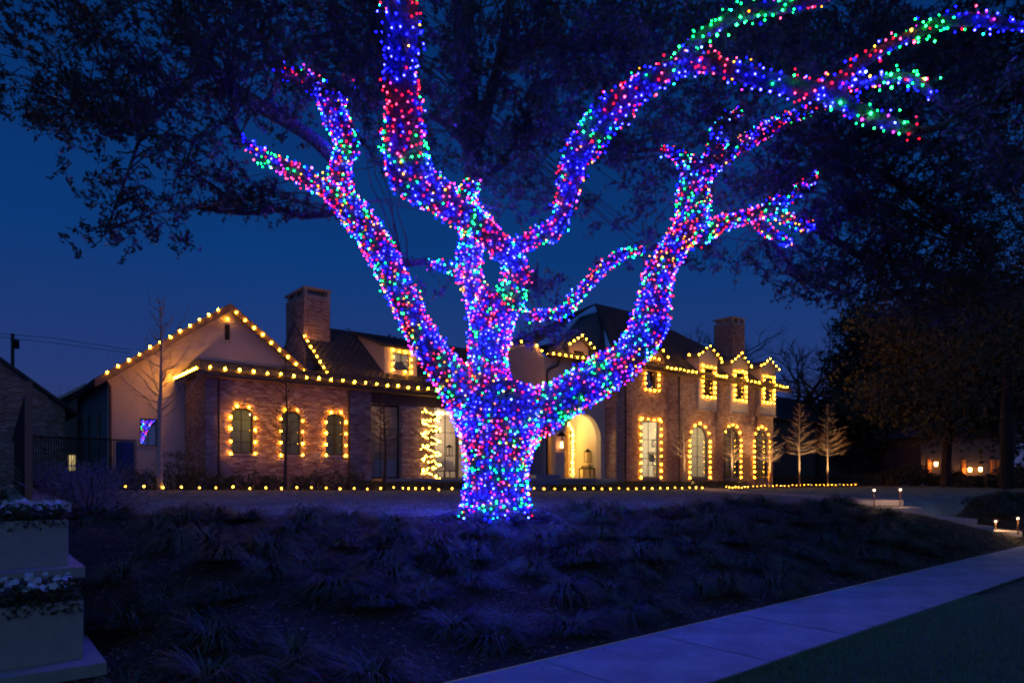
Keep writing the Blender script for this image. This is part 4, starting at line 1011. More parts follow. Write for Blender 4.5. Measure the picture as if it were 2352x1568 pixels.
for key, path in LIT.items():
    pts, rad = bark_limb('trunk' if key in ('trunk', 'B') else 'limb', path, 22 if key == 'trunk' else 16)
    T, N, B = frames(pts)
    seg = np.linalg.norm(np.diff(pts, axis=0), axis=1); S = np.concatenate([[0], np.cumsum(seg)]); tot = S[-1]
    s = .12 if key == 'trunk' else .02; th = random.uniform(0, 6.28); bp = []; nrm = []
    near = {'B2': 1.0, 'B4': 1.0, 'B5': 1.0, 'B6': 1.0, 'B7': .85}.get(key, .8)
    end = tot - (.10 if key == 'trunk' else .01)
    while s < end:
        r = np.interp(s, S, rad); f_ = s / tot
        loose = {'B2': 1 + .18*f_, 'B4': 1 + .30*f_, 'B5': 1.25, 'B6': 1.2, 'B7': 1.0, 'trunk': .88, 'B': .9}.get(key, 1.0)
        dsp = .076 * loose; pitch = .072 * loose
        dth = dsp / max(r + .01, .03); th += dth; s += pitch * dth / (2*math.pi)
        c = np.array([np.interp(s, S, pts[:, j]) for j in range(3)]); i = min(len(N)-1, int(np.searchsorted(S, s)))
        dr = N[i]*math.cos(th) + B[i]*math.sin(th)
        jit = rng.normal(0, .022 * loose, 3)
        bp.append(c + dr*(r*1.03 + .022) + jit); nrm.append(dr)
    bp = np.array(bp); nrm = np.array(nrm)
    g = thing('tree_light_string', pts[0], LBL[key], 'light string', 'coloured light strings wrapped on the oak')
    V, F = tube_vf(bp - nrm*.016, .0055, 3, False); link(raw_mesh('wire', V - WORLD[g.name], F), 'wire', g, M['wire'])
    cid = rng.choice(len(TM), len(bp), p=TW)
    themes = [(2, 3), (5, 6), (0, 1), (8, 9), (7, 10), (4, 2)]; q_ = 0; keep = {'B2': .62, 'B4': .62, 'B5': .6, 'B6': .6, 'B7': .5, 'B': .4, 'A': .35, 'A1': .45, 'D': .38}.get(key, .3)
    while q_ < len(bp):     # strands of mostly one colour lie side by side
        th_ = themes[int(rng.choice(6, p=[.38, .13, .40, .02, .03, .04]))]; n_ = int(rng.uniform(12, 46))
        for k_ in range(q_, min(len(bp), q_ + n_)):
            if rng.random() < keep: cid[k_] = th_[int(rng.random() < .35)]
        q_ += n_
    mag = rng.uniform(.0058, .0088, len(bp)) * (1.0 if key not in ('B2','B4','B5','B6','B7') else 1.0)
    mag *= np.where(rng.random(len(bp)) < .12, 1.5, 1.0)
    front = np.einsum('ij,ij->i', nrm, camv - bp) > 0
    order = np.argsort(np.where(front, 0, 10) + np.linalg.norm(bp - camv, axis=1) * .01 + rng.random(len(bp)) * .5)
    lim = 300
    for j in order[:lim]: place(BULB_T[cid[j]], 'bulb', g, bp[j], mag[j])
    if len(order) > lim: bulbs_joined(g, bp[order[lim:]], mag[order[lim:]], cid[order[lim:]], TM)
dark_pts = []; BL_EXTRA = []
for path in DARK:
    path = [(x, y, hw*1.25, t) for x, y, hw, t in path]
    pts, rad = bark_limb('limb', path, 9, .04); dark_pts.append(pts)
for key in ('A1', 'A2', 'A3', 'B3', 'B4', 'B5', 'B6', 'B7', 'C', 'D1', 'D2', 'D3', 'D4', 'D5', 'D6'):    # the lit branches run on, unlit and thin
    p = LIT[key]; (xa, ya, ha, ta), (xb, yb, hb, tb) = p[-2], p[-1]; d = np.array([xb - xa, yb - ya, 0.]); d /= np.linalg.norm(d); q = [(xb, yb, hb*1.1, tb)]; pos = np.array([xb, yb]); dr = d[:2].copy(); w = hb*.95
    for k in range(5):
        dr = dr + rng.normal(0, .28, 2) + (0, -.06); dr /= np.linalg.norm(dr); pos = pos + dr*34*10/tb; w *= .78; q.append((pos[0], pos[1], max(1.6, w), tb + .12*k))
    pts, rad = bark_limb('limb', q, 8, .04); dark_pts.append(pts)
    BL_EXTRA.append((pos[0], pos[1], 55, 40, tb + .5, .5, 26)); mid = q[3]; BL_EXTRA.append((mid[0], mid[1], 45, 35, tb + .2, .4, 12))
# crown: twigs and leaves
BL = [ # x, y, rx, ry, depth, spread of depth, sprigs
 (90,40,130,70,10,1.2,70),(60,190,110,80,10.2,1,75),(330,60,190,90,10,1.3,150),(330,190,150,80,10,1.2,110),(560,70,160,90,10.3,1.3,130),(200,280,130,50,9.8,.8,60),
 (250,235,200,60,10,1,60),(560,230,120,70,10.8,1,50),(400,310,110,50,9.8,.8,40),(470,350,80,50,9.8,.8,25),(740,110,110,120,10,1.2,120),(690,260,70,70,11.9,.4,25),(830,110,90,130,9.6,1.2,90),
 (290,410,70,60,9.4,.5,20),(330,505,90,35,9.4,.5,18),(265,545,50,40,9.2,.4,12),(150,385,16,14,8.8,.2,3),(188,462,22,18,9,.2,4),(195,560,25,40,9.2,.3,5),(420,545,40,20,9.6,.3,6),
 (470,430,100,60,12,.6,70),(600,455,110,35,12,.6,55),(700,480,70,25,11.8,.5,22),(860,300,60,80,10.4,.8,25),(1000,120,80,150,9.5,1.6,90),(1040,330,90,90,10.5,1.0,40),
 (1160,110,140,120,10.5,1.6,170),(1180,330,130,110,10.6,1.2,90),(1330,90,150,100,10.2,1.6,190),(1330,230,110,70,10,1.4,70),(1260,440,110,70,10.4,1,38),(1420,160,90,70,10,1.4,60),
 (1550,60,200,80,9.6,1.8,190),(1480,330,120,90,10.6,1.3,70),(1520,430,90,70,11,1,30),(1420,560,90,60,11.5,.8,16),(1640,230,120,70,10,1.6,80),(1700,90,170,80,9.6,1.8,170),
 (1780,360,140,80,11.6,1.0,140),(1740,430,110,50,11.6,.8,60),(1900,60,190,90,10,1.8,210),(1960,330,170,90,11.6,1.4,200),(2100,150,200,110,10.5,2,270),(2260,100,140,120,10.8,1.8,200),
 (2080,430,170,100,12,1.2,230),(2280,330,120,140,12,1.4,240),(1950,500,120,60,12,1,120),(2130,570,150,70,12.6,1,190),(2290,560,100,110,13,1,170),(1800,590,90,40,12,.6,40),(1870,650,110,40,12.2,.7,45),
 (2010,660,140,50,12.6,.8,90),(2200,690,160,60,13,.9,130),(1240,655,50,40,10.6,.4,30),(1250,750,60,30,10.8,.4,20),(980,640,60,60,10.8,.5,10),(1130,470,50,40,10,.5,8),(1690,600,60,30,11.8,.4,12),(1890,180,120,60,8.5,1,45),(1640,300,60,60,9.5,1,30),
]
LC = []; LS = []; tv = MB(); TP = []; LIMBP = np.concatenate(dark_pts)
for (cx, cy, rx, ry, t, dt, ns) in BL + BL_EXTRA:
    for i in range(int(ns * (.78 if cx < 720 else .95))):
        a = random.uniform(0, 2*math.pi); q = math.sqrt(random.random())
        x = cx + rx*q*math.cos(a)*1.1; y = cy + ry*q*math.sin(a)*1.1; tt = t + random.uniform(-dt, dt)
        b = P(x, y, tt); d = rng.normal(size=3); d[2] = d[2]*.7 - .25; d /= np.linalg.norm(d)
        ln = random.uniform(.2, .5); side = rng.normal(size=3)*.25
        pts = np.array([b + d*ln*(u-.5) + side*(u*u)*ln*.8 - np.array([0,0,.12*u*u*ln]) for u in np.linspace(0, 1, 5)])
        TP.append((pts, .006)); nl = random.randint(14, 26)
        u = rng.random(nl); k = (u*3.99).astype(int); p = pts[k] + (pts[k+1]-pts[k])*(u*3.99-k)[:, None] + rng.normal(0, .032, (nl, 3))
        LC.append(p)
        if random.random() < .42:
            dd = np.linalg.norm(LIMBP - b, axis=1); j = int(np.argmin(dd))
            if .25 < dd[j] < 1.3:
                q0 = LIMBP[max(0, j - random.randint(0, 5))]; w_ = np.linspace(0, 1, 7)[:, None]
                br = q0 + (pts[0] - q0)*w_ + np.array([0, 0, .22*dd[j]])*np.sin(w_*math.pi) + rng.normal(0, .07, (7, 3))*np.sin(w_*math.pi)
                TP.append((br, np.linspace(.016, .006, 7)))
        if False:
            # longer bare twig reaching toward the sprig
            e_ = b + rng.normal(0, .45, 3); TP.append((np.array([pts[0], (pts[0]+e_)/2 + rng.normal(0,.06,3), e_]), .005))
LC = np.concatenate(LC)
leaf_obj('crown_leaves', LC, rng.uniform(.06, .115, len(LC)), M['oakleaf'], oak, 'stuff', .42)
V = []; F = []; nv = 0
for pts, r in TP:
    v, f = tube_vf(pts, r, 3, False); V.append(v); F += [[i + nv for i in q] for q in f]; nv += len(v)
link(raw_mesh('twigs', np.concatenate(V) - WORLD[oak.name], np.array(F)), 'twigs', oak, M['twig'], 'stuff')

# ------------------------------------------------------------------ young trees in front of the house
def young_tree(base, H, spread, nb, label, first=.35, up=.55, leaves=0, mt='twig', tr=.05, lean=(0, 0), group='young feathery trees along the house', lowfirst=False, leafband=(.35,.7), seed=1):
    r = random.Random(seed); q = np.random.default_rng(seed); base = np.array(base, float)
    t = thing('young_tree', base, label, 'tree', group)
    tp = [base + np.array([lean[0]*u + .03*math.sin(u*7+seed), lean[1]*u, H*u]) for u in np.linspace(0, 1, 12)]
    MB().tube(tp, [tr*(1 - .9*u) + .004 for u in np.linspace(0, 1, 12)], 8).build('trunk', M[mt], t, smooth=True)
    V = []; F = []; nv = 0; LP = []
    for i in range(nb):
        u = first + (1 - first)*(i + r.random())/nb; u = min(u, .985); a = i*2.4 + r.uniform(-.4, .4); ln = spread*(1 - (u - first)/(1 - first)*.88)*r.uniform(.5, 1.18)*(1 + .22*math.sin(a + seed))
        b = np.array([np.interp(u, np.linspace(0,1,12), [p[j] for p in tp]) for j in range(3)])
        upr = r.uniform(.55, 1.5); c = np.array([math.cos(a), math.sin(a), 0]); pts = np.array([b + c*ln*w + np.array([0, 0, ln*up*upr*(w**1.6)]) + q.normal(0, .045, 3)*w for w in np.linspace(0, 1, 7)])
        v, f = tube_vf(pts, np.linspace(tr*.38*(1-u*.5), .004, 7), 4, False); V.append(v); F += [[k+nv for k in g] for g in f]; nv += len(v)
        for j in range(16):
            w = r.uniform(.15, .98); p0 = np.array([np.interp(w, np.linspace(0,1,7), pts[:, k]) for k in range(3)]); sd = np.cross(c, (0,0,1))*(1 if j % 2 else -1)
            e_ = p0 + (c*.8 + sd*.8 + np.array([0,0,r.uniform(-.1,.6)]))*ln*.28*(1.1 - w); v, f = tube_vf(np.array([p0, (p0+e_)/2 + q.normal(0,.012,3), e_]), [.005, .004, .003], 3, False); V.append(v); F += [[k+nv for k in g] for g in f]; nv += len(v)
            if leafband[0] < u < leafband[1]: LP.append(e_)
        if leafband[0] < u < leafband[1]: LP += list(pts[2:])
    link(raw_mesh('branches', np.concatenate(V) - base, np.array(F)), 'branches', t, M[mt], 'stuff')
    if leaves and LP:
        LP = np.array(LP); C = LP[q.integers(0, len(LP), leaves)] + q.normal(0, .09, (leaves, 3)); leaf_obj('leaves', C, .05, M['rustleaf'], t, 'stuff', .4)
    return t
def gbase(x, Y): p = atY(x, HOR, Y); return (p[0], p[1], float(gz(p[0], p[1])) - .02)
young_tree(gbase(368, 21.9), 5.7, 1.5, 34, 'tall bare young tree with upswept branches before the stucco gable', .38, 1.15, 260, 'palebark', .085, seed=3, leafband=(.28,.5))
young_tree(gbase(657, 22.3), 4.6, 1.0, 40, 'thin dark young tree in front of the second arched window', .33, .7, 60, 'twig', .06, seed=4)
young_tree(gbase(883, 22.0), 3.6, 1.0, 40, 'small dark young tree in front of the glazed screen', .45, .45, 500, 'twig', .075, seed=5, leafband=(.4,.9))
UP = [(1573, 22.4, 4.6, 1.15, 34, 'slim young tree between the square and first arched window', 120, 11), (1681, 22.4, 4.3, 1.15, 36, 'young tree uplit white in front of the middle arched window', 500, 12), (1768, 22.6, 4.4, 1.75, 40, 'wide uplit young tree at the far corner of the house', 30, 13),
      (1836, 23.2, 5.9, 1.75, 46, 'uplit young tree in the open just right of the house', 450, 14), (1901, 23.2, 6.1, 1.9, 48, 'rightmost uplit young tree with rusty leaves', 1800, 15)]
for x, Y, H, sp, nb, lb, lv, sd in UP:
    b = gbase(x, Y); young_tree(b, H, sp, nb, lb, .36, .42, lv, 'palebark', .055, seed=sd, lean=(-.2, 0) if x < 1600 else (0, 0), leafband=(.34, .62))
    u_ = thing('uplight', (b[0]-.5, b[1]-1.1, b[2]), 'small ground spotlight at the foot of the ' + lb.split(' in front')[0].split(' between')[0].split(' at the')[0].split(' in the')[0].split(' with')[0], 'spotlight', 'ground spotlights under the young trees')
    MB().cyl((b[0]-.5, b[1]-1.1, b[2]), .05, .07, .14, 8).build('housing', M['iron'], u_); MB().cyl((b[0]-.5, b[1]-1.1, b[2]+.141), .055, .055, .006, 8).build('lens', E['lamp'], u_)
    ld = bpy.data.lights.new('uplight_beam', 'SPOT'); ld.energy = 800 if x > 1650 else 350; ld.color = (1, .55, .22); ld.spot_size = math.radians(75); ld.spot_blend = .7; ld.shadow_soft_size = .04
    l = bpy.data.objects.new('uplight_beam', ld); COL.objects.link(l); l.parent = u_; l.location = (0, 0, .17)
    l.rotation_euler = Vector((.3, .9, 2.6)).to_track_quat('-Z', 'Y').to_euler()
# shrubs along the foot of the house
def shrub(base, w, h, label, mt='shrubleaf', n=700, group='low shrubs along the foot of the house', size=.07, name='shrub'):
    t = thing(name, base, label, 'shrub', group); b = np.array(base)
    d = rng.normal(size=(n, 3)); d /= np.linalg.norm(d, axis=1)[:, None]; d[:, 2] = np.abs(d[:, 2]); r = rng.uniform(.45, 1, n) ** .5
    lob = 1 + .22*np.sin(d[:, 0]*5 + b[0]*3) * np.cos(d[:, 1]*4 + b[0]); C = b + d*(r*lob)[:, None]*(w, w*.8, h) + (0, 0, .05)
    leaf_obj('foliage', C, size, M[mt], t, 'stuff', .5)
    m = MB()
    for i in range(7): e_ = b + rng.normal(0, 1, 3)*(w*.4, w*.4, 0) + (0, 0, h*.8); m.tube([b - (0,0,.02), (b+e_)/2 + rng.normal(0,.03,3), e_], [.015, .01, .006], 4)
    m.build('stems', M['twig'], t, 'stuff'); return t
sk = {}
for i, x in enumerate((268, 300, 335, 395, 430, 462, 500, 540, 590, 625, 690, 725, 770, 815)):
    b = gbase(x, 22.6 + random.uniform(-.2, .3)); w_ = 'brick wall with arched windows' if x > 470 else 'stucco gable'; k = sk.get(w_, 0); sk[w_] = k + 1
    shrub(b, random.uniform(.4, .55), random.uniform(.5, .72), 'low dark shrub, ' + ordinal(k) + ' from the left before the ' + w_, group='low shrubs before the ' + w_)
def hedge(x0, x1, Y0, Y1, h, label, mt='shrubleaf'):
    t = thing('hedge', (x0, Y0, .9), label, 'hedge'); n = int((x1-x0)*900)
    X = rng.uniform(x0, x1, n); Y = rng.uniform(Y0, Y1, n); Z = gz(X, Y) + h*rng.uniform(0, 1, n) ** .6 * (1 + .06*np.sin(X*3)); leaf_obj('foliage', np.stack([X, Y, Z], 1), .07, M[mt], t, 'stuff', .5); return t
hedge(fx(838, 21.6), fx(1215, 21.6), 21.5, 22.3, .34, 'clipped low hedge in front of the glazed room and terrace')
hedge(fx(1275, 21.4), fx(1425, 21.4), 21.4, 22.1, .30, 'clipped low hedge in front of the porch steps')
hedge(fx(1425, 21.7), fx(1720, 21.7), 21.5, 22.6, .42, 'dark hedge under the tall right-hand windows')
hedge(fx(1760, 24.5), fx(2000, 24.5), 24.3, 25.4, .7, 'dark hedge behind the uplit trees', 'darkleaf')
cl = thing('small_round_tree', gbase(408, 22.9), 'small layered evergreen beside the brick corner of the wing', 'tree'); b = WORLD[cl.name]
MB().tube([b, b+(.05,0,.5), b+(.0,.05,.95)], [.03,.025,.015], 6).build('trunk', M['twig'], cl)
C = np.concatenate([b + rng.normal(0, 1, (260, 3))*(.22,.2,.05) + np.array(q) for q in ((-.15,0,.8),(.2,0,1.02),(0,.1,1.15),(.3,.1,.72))]); leaf_obj('crown', C, .06, M['shrubleaf'], cl, 'stuff')

# front walk, stone steps, path lights
fw = [(fx(1640, 21.0), 21.0), (24.0, 15.5), (19.5, 10.0), (16.2, 6.6)]
fwo = thing('front_walk', (24, 15, .9), 'pale stone walk crossing the lawn from the bank steps to the house', 'path'); fwo['kind'] = 'structure'; del fwo['category']
pw = catmull([(x, y, 0) for x, y in fw], 5)
for i in range(len(pw) - 1):
    a, b = pw[i], pw[i+1]; d = b - a; L_ = np.linalg.norm(d); d /= L_; s = np.array([-d[1], d[0], 0])*.62; a = a + d*.02; b = b - d*.02
    z0, z1 = float(gz(a[0], a[1])) + .035, float(gz(b[0], b[1])) + .035
    c = [a - s, b - s, b + s, a + s]; zz = [z0, z1, z1, z0]
    MB().hexa([(*p[:2], z-.06) for p, z in zip(c, zz)], [(*p[:2], z) for p, z in zip(c, zz)]).build('slab', M['limestone'], fwo)
tread = thing('stone_steps', (18, 5.4, .3), 'pale stone slab steps going down the bank on the right', 'steps')
ST = [((1972,2075),(1143,1147), 1.03), ((2048,2118),(1160,1164), .88), ((2088,2148),(1174,1178), .73), ((2135,2245),(1186,1190), .58), ((2240,2283),(1203,1207), .43), ((2292,2348),(1215,1219), .28)]
for (xa, xb), (ya, yb), z in ST:
    p0 = atZ(xa, ya + 5, z); p1 = atZ(xb, ya + 5, z); d = (p1 - p0); d /= np.linalg.norm(d); bk = np.array([FXX, FYY, 0]); w = 1.0
    c = [p0, p1, p1 + bk*w - d*.05, p0 + bk*w - d*.2]
    MB().hexa([q - (0,0,.13) for q in c], c).build('tread', M['limestone'], tread)
def path_light(x, yt, yb, t, label):
    b = P(x, yb, t); h = (yb - yt)*t/FPX; o = thing('path_light', b, label, 'path light', 'mushroom path lights beside the steps')
    MB().cyl(b - (0,0,.05), .014, .014, h + .03, 8).build('stem', M['bronze'], o); MB().cyl(b + (0,0,h-.02), .095, .02, .05, 14).build('cap', M['bronze'], o)
    MB().cyl(b + (0,0,h-.055), .022, .022, .033, 8).build('bulb', E['lamp'], o)
    ld = bpy.data.lights.new('path_light_glow', 'POINT'); ld.energy = 11.0; ld.color = (1, .66, .36); ld.shadow_soft_size = .03
    l = bpy.data.objects.new('path_light_glow', ld); COL.objects.link(l); l.parent = o; l.location = (0, 0, h - .075)
path_light(2008, 1121, 1157, 14.6, 'mushroom path light at the top left corner of the stone steps')
path_light(2068, 1120, 1158, 15.0, 'mushroom path light at the top of the steps, right of the first tread')
path_light(2287, 1193, 1218, 16.0, 'mushroom path light left of the lowest stone step')
path_light(2338, 1186, 1222, 15.6, 'mushroom path light at the right edge beside the lowest step')

# ------------------------------------------------------------------ left edge: planters, wall, fence
DIR = np.array([.03, 1, 0]); 
def planter(px, zb, zt, px_y, label, slabp, lb2):
    t = (CAMZ - zb)*FPX/(px_y - HOR); c = P(px, px_y, t); x1 = c[0]; y0 = c[1]; x0 = x1 - 1.15; y1 = y0 + .62
    o = thing('stone_planter', (x0 + .5, y0 + .3, zb), label, 'planter', 'stone planters stepping up at the left edge'); g = MB(); w = .05
    g.box(x0, x1, y0, y0 + w, zb, zt); g.box(x0, x1, y1 - w, y1, zb, zt); g.box(x0, x0 + w, y0 + w, y1 - w, zb, zt); g.box(x1 - w, x1, y0 + w, y1 - w, zb, zt)
    b = g.build('box', M['limestone'], o)
    bm = b.modifiers.new('edge', 'BEVEL'); bm.width = .006; bm.segments = 2; bm.limit_method = 'ANGLE'
    MB().box(x0 + w, x1 - w, y0 + w, y1 - w, zt - .12, zt - .03).build('soil', M['mulch'], o)
    f = thing('white_pansies', (x0 + .5, y0 + .3, zt - .03), lb2, 'flowers', 'white pansies in the stone planters')
    n = 3800; C = np.stack([rng.uniform(x0 + .0, x1 - .0, n), rng.uniform(y0 - .03, y1, n), zt - .05 + rng.uniform(0, .20, n) * (1 - .35*rng.random(n))], 1)
    C[:, 2] -= np.where((C[:, 1] < y0 + .02), .03, 0)
    leaf_obj('leaves', C, rng.uniform(.03, .06, n), M['shrubleaf'], f, 'stuff', .6)
    pet = MB()
    for k in range(5):
        a = 2*math.pi*k/5; c_ = np.array([math.cos(a)*.016, math.sin(a)*.016, .002*k]); pet.add([c_ + (math.cos(q)*.017, math.sin(q)*.017, .004*math.sin(q*2)) for q in np.linspace(0, 2*math.pi, 8)[:-1]], [list(range(7))])
    me = raw_mesh('blossom', np.concatenate(pet.V), pet.F); me.materials.append(M['petal'])
    for i in range(95):
        q = bpy.data.objects.new('blossom', me); COL.objects.link(q); q.parent = f; e_ = np.array([random.uniform(x0+.1, x1), random.uniform(y0 - .02, y1 - .03), zt + random.uniform(.07, .18)])
        q.location = e_ - WORLD[f.name]; q.rotation_euler = (random.uniform(.2, 1.4), random.uniform(-.4, .4), random.uniform(-1.2, .6)); s = random.uniform(.6, 1.05); q.scale = (s, s, s)
    return x0, x1, y0, y1
x0, x1, y0, y1 = planter(192, .16, .62, 1512, 'lower square stone planter in the bottom left corner', None, 'white pansies overflowing the lower stone planter')
pd = thing('stepped_pedestal', (0, 6.5, 0), 'stepped stone pedestal carrying the two planters', 'pedestal')
c = atZ(245, 1520, .16); MB().box(-1.0, c[0], c[1], c[1] + 1.5, .16 - .095, .16).build('ledge', M['limestone'], pd)
MB().box(-1.0, c[0] - .06, c[1] + .05, c[1] + 1.5, -.2, .064).build('base', M['mortar'], pd)
u0, u1, w0, w1 = planter(157, .75, 1.185, 1298, 'upper square stone planter at the left edge, against the wall', None, 'white pansies in the upper stone planter')
c = atZ(196, 1301, .75); MB().box(-1.2, c[0], c[1], c[1] + 1.5, .655, .75).build('ledge', M['limestone'], pd); MB().box(-1.2, c[0] - .05, c[1] + .05, c[1] + 1.6, .161, .654).build('base', M['mortar'], pd)
wl_ = thing('garden_wall', (.6, 8.5, .8), 'low retaining wall with a pale stone cap running back from the planters', 'wall')
c = atZ(164, 1155, 1.28)
def along(p, s): return p + DIR*s
a = np.array([c[0] - .55, c[1], 0]); b = np.array([c[0], c[1], 0])
MB().hexa([(*a[:2], 1.18), (*b[:2], 1.18), (*along(b, 20)[:2], 1.18), (*along(a, 20)[:2], 1.18)], [(*a[:2], 1.28), (*b[:2], 1.28), (*along(b, 20)[:2], 1.28), (*along(a, 20)[:2], 1.28)]).build('cap', M['limestone'], wl_)
MB().hexa([(a[0]+.03, a[1]+.03, .2), (b[0]-.04, b[1]+.03, .2), (*(along(b, 20)[:2]-(.04,0)), .2), (*(along(a, 20)[:2]+(.03,0)), .2)], [(a[0]+.03, a[1]+.03, 1.18), (b[0]-.04, b[1]+.03, 1.18), (*(along(b, 20)[:2]-(.04,0)), 1.18), (*(along(a, 20)[:2]+(.03,0)), 1.18)]).build('wall', M['mortar'], wl_)
g = MB(); g.hexa([(-14, c[1]-.2, .9), (a[0]-.12, c[1]-.2, .9), (a[0]+.5, 30, .9), (-14, 30, .9)], [(-14, c[1]-.2, 1.22), (a[0]-.12, c[1]-.2, 1.22), (a[0]+.5, 30, 1.22), (-14, 30, 1.22)]); g.build('driveway', M['paving'], None, 'structure')
fp = P(66, 1143, 8.7); zc = 1.28
fe = thing('metal_fence', (fp[0], fp[1], zc), 'tall dark metal fence with an end post coloured as if amber-lit on the low wall', 'fence')
ztop = CAMZ + 8.7*(HOR - 876)/FPX
MB().box(fp[0]-.04, fp[0]+.04, fp[1]-.03, fp[1]+.03, zc, ztop).build('end_post', M['bronze'], fe)  # amber lamp light on the post is put into its warm colour
me = raw_mesh('picket', MB().box(-.014,.014,-.03,.03,0, ztop-zc-.04).V[0], [list(f) for f in BOXF]); me.materials.append(M['iron'])
for i in range(150):
    q = fp + DIR*(.08 + i*.078); o = bpy.data.objects.new('picket', me); COL.objects.link(o); o.parent = fe; o.location = (q[0]-fp[0], q[1]-fp[1], .0)
for z in (zc + .1, ztop - .12): q = fp + DIR*16; MB().hexa([(fp[0]-.02, fp[1], z), (fp[0]+.02, fp[1], z), (q[0]+.02, q[1], z), (q[0]-.02, q[1], z)], [(fp[0]-.02, fp[1], z+.04), (fp[0]+.02, fp[1], z+.04), (q[0]+.02, q[1], z+.04), (q[0]-.02, q[1], z+.04)]).build('rail', M['iron'], fe)
# picket railing across the side yard
A_ = atY(76, HOR, 22.5); B_ = atY(312, HOR, 22.9); ra = thing('side_railing', (A_[0], A_[1], 1.1), 'thin dark railing across the side yard before the gable', 'railing')
zt_ = fz(180, 1006, 22.6)
for z in (zt_, 1.45): MB().tube([(A_[0], A_[1], z), (B_[0], B_[1], z)], .022, 6).build('rail', M['iron'], ra)
me = raw_mesh('picket', MB().box(-.01,.01,-.01,.01,0, zt_-1.1).V[0], [list(f) for f in BOXF]); me.materials.append(M['iron'])
for u in np.linspace(0, 1, 44): q = A_ + (B_-A_)*u; o = bpy.data.objects.new('picket', me); COL.objects.link(o); o.parent = ra; o.location = (q[0]-A_[0], q[1]-A_[1], 0)
bb = thing('blue_cabinet', (fx(290, 24), 24, 1.1), 'narrow dark blue shuttered box against the stucco wall', 'box'); x0, x1 = fx(274, 24), fx(309, 24); zt2 = fz(290, 1014, 24)  # unclear blue shape by the wall, built as a utility cabinet
MB().box(x0, x1, 24, 24.6, 1.1, zt2).build('body', M['bluebox'], bb)
for k in range(3): MB().box(x0 + (x1-x0)*k/3 + .02, x0 + (x1-x0)*(k+1)/3 - .02, 23.975, 23.999, 1.15, zt2 - .05).build('panel', M['bluebox'], bb)
# twiggy bush between the wall and the lawn
for k, (x, y, t, w, h, lb) in enumerate(((205, 1200, 9.2, .66, .72, 'bare twiggy shrub at the corner of the lawn beside the wall cap'), (140, 1150, 11.5, .95, .75, 'bare twiggy shrub farther back along the low wall'))):
    b = P(x, y, t); b[2] = 1.0; s = shrub(b, w, h, lb, 'twiggy', 2600, 'twiggy shrubs beside the low wall', .035)
    m = MB()
    for i in range(90):
        d = rng.normal(size=3)*(w*.7, w*.6, 0) + (0, 0, h*random.uniform(.7, 1.25)); m.tube([b, b + d*.5 + rng.normal(0,.05,3), b + d], [.006, .005, .003], 3)
    m.build('stems', M['twiggy'], s, 'stuff')
# ------------------------------------------------------------------ neighbours and far trees
nb = thing('neighbour_brick_house', (-4, 33, 1), 'dark brick neighbour gable at the left edge', 'house')
n0, n1 = fx(-60, 34), fx(150, 34); zpk = fz(-20, 815, 34); 
g = MB(); g.box(n0 - 4, n1, 34, 42, .6, fz(150, 940, 34)); g.add([(n0-4, 34, 3.0), (n1, 34, fz(150,940,34)), (fx(-20,34), 34, zpk), (n0-4, 42, 3.0), (n1, 42, fz(150,940,34)), (fx(-20,34), 42, zpk)], [(0,1,2),(5,4,3),(1,4,5,2),(0,2,5,3)]); nbw = g.build('wall', M['mortar'], nb)
nbr = []; e1 = fz(150, 940, 34); xpk = fx(-20, 34)
brick_face((0, 34, 0), (1, 0, 0), n0, n1, 1.2, zpk, [], (0, -1, 0), nbr, topf=lambda q: zpk - (zpk - e1)*abs(q - xpk)/(n1 - xpk)); pieces(nbw, 'brick', nbr, M['brick'], 0)
g = MB(); g.hexa([(xpk, 33.7, zpk), (n1 + .4, 33.7, e1 - .25), (n1 + .4, 42, e1 - .25), (xpk, 42, zpk)], [(xpk, 33.7, zpk + .15), (n1 + .4, 33.7, e1 - .1), (n1 + .4, 42, e1 - .1), (xpk, 42, zpk + .15)]); g.build('roof', M['slate'], nb)
wh = thing('white_house', (4, 60, 1), 'small pale gabled house far behind the side yard', 'house'); Yw = 58
xa, xb, xc_ = fx(128, Yw), fx(215, Yw), fx(195, Yw)
g = MB(); g.prism([(xa, .8), (xb, .8), (xb, fz(215, 925, Yw)), (xc_, fz(193, 888, Yw)), (xa, fz(130, 926, Yw))], Yw, Yw + 6); g.build('wall', M['farwall'], wh)
g = MB(); g.hexa([(xa - .5, Yw-.4, fz(130,926,Yw)-.2), (xc_, Yw-.4, fz(193,888,Yw)), (xc_, Yw+6, fz(193,888,Yw)), (xa-.5, Yw+6, fz(130,926,Yw)-.2)], [(xa - .5, Yw-.4, fz(130,926,Yw)), (xc_, Yw-.4, fz(193,888,Yw)+.25), (xc_, Yw+6, fz(193,888,Yw)+.25), (xa-.5, Yw+6, fz(130,926,Yw))]); g.build('roof', M['painted'], wh)
w_ = MB().box(fx(157, Yw), fx(172, Yw), Yw-.05, Yw, fz(165, 1080, Yw), fz(165, 1045, Yw)).build('window', E['glow'], wh)
nh = thing('neighbour_house', (60, 30, 1), 'dim neighbour house behind the trees with two porch lamps and lit shutters', 'house'); tN = 52.0
def pn(x, y, t=tN): return P(x, y, t)
def nbx(xa, xb, ya, yb, d0=0, d1=.2):
    a = pn(xa, yb, tN+d0); b = pn(xb, yb, tN+d0); bk = np.array([FXX, FYY, 0])*(d1); h = (yb-ya)*tN/FPX
    return [a, b, b+bk, a+bk], [q + (0,0,h) for q in (a, b, b+bk, a+bk)]
MB().hexa(*nbx(2115, 2300, 1000, 1105, 0, 6)).build('wall', M['farwall'], nh)
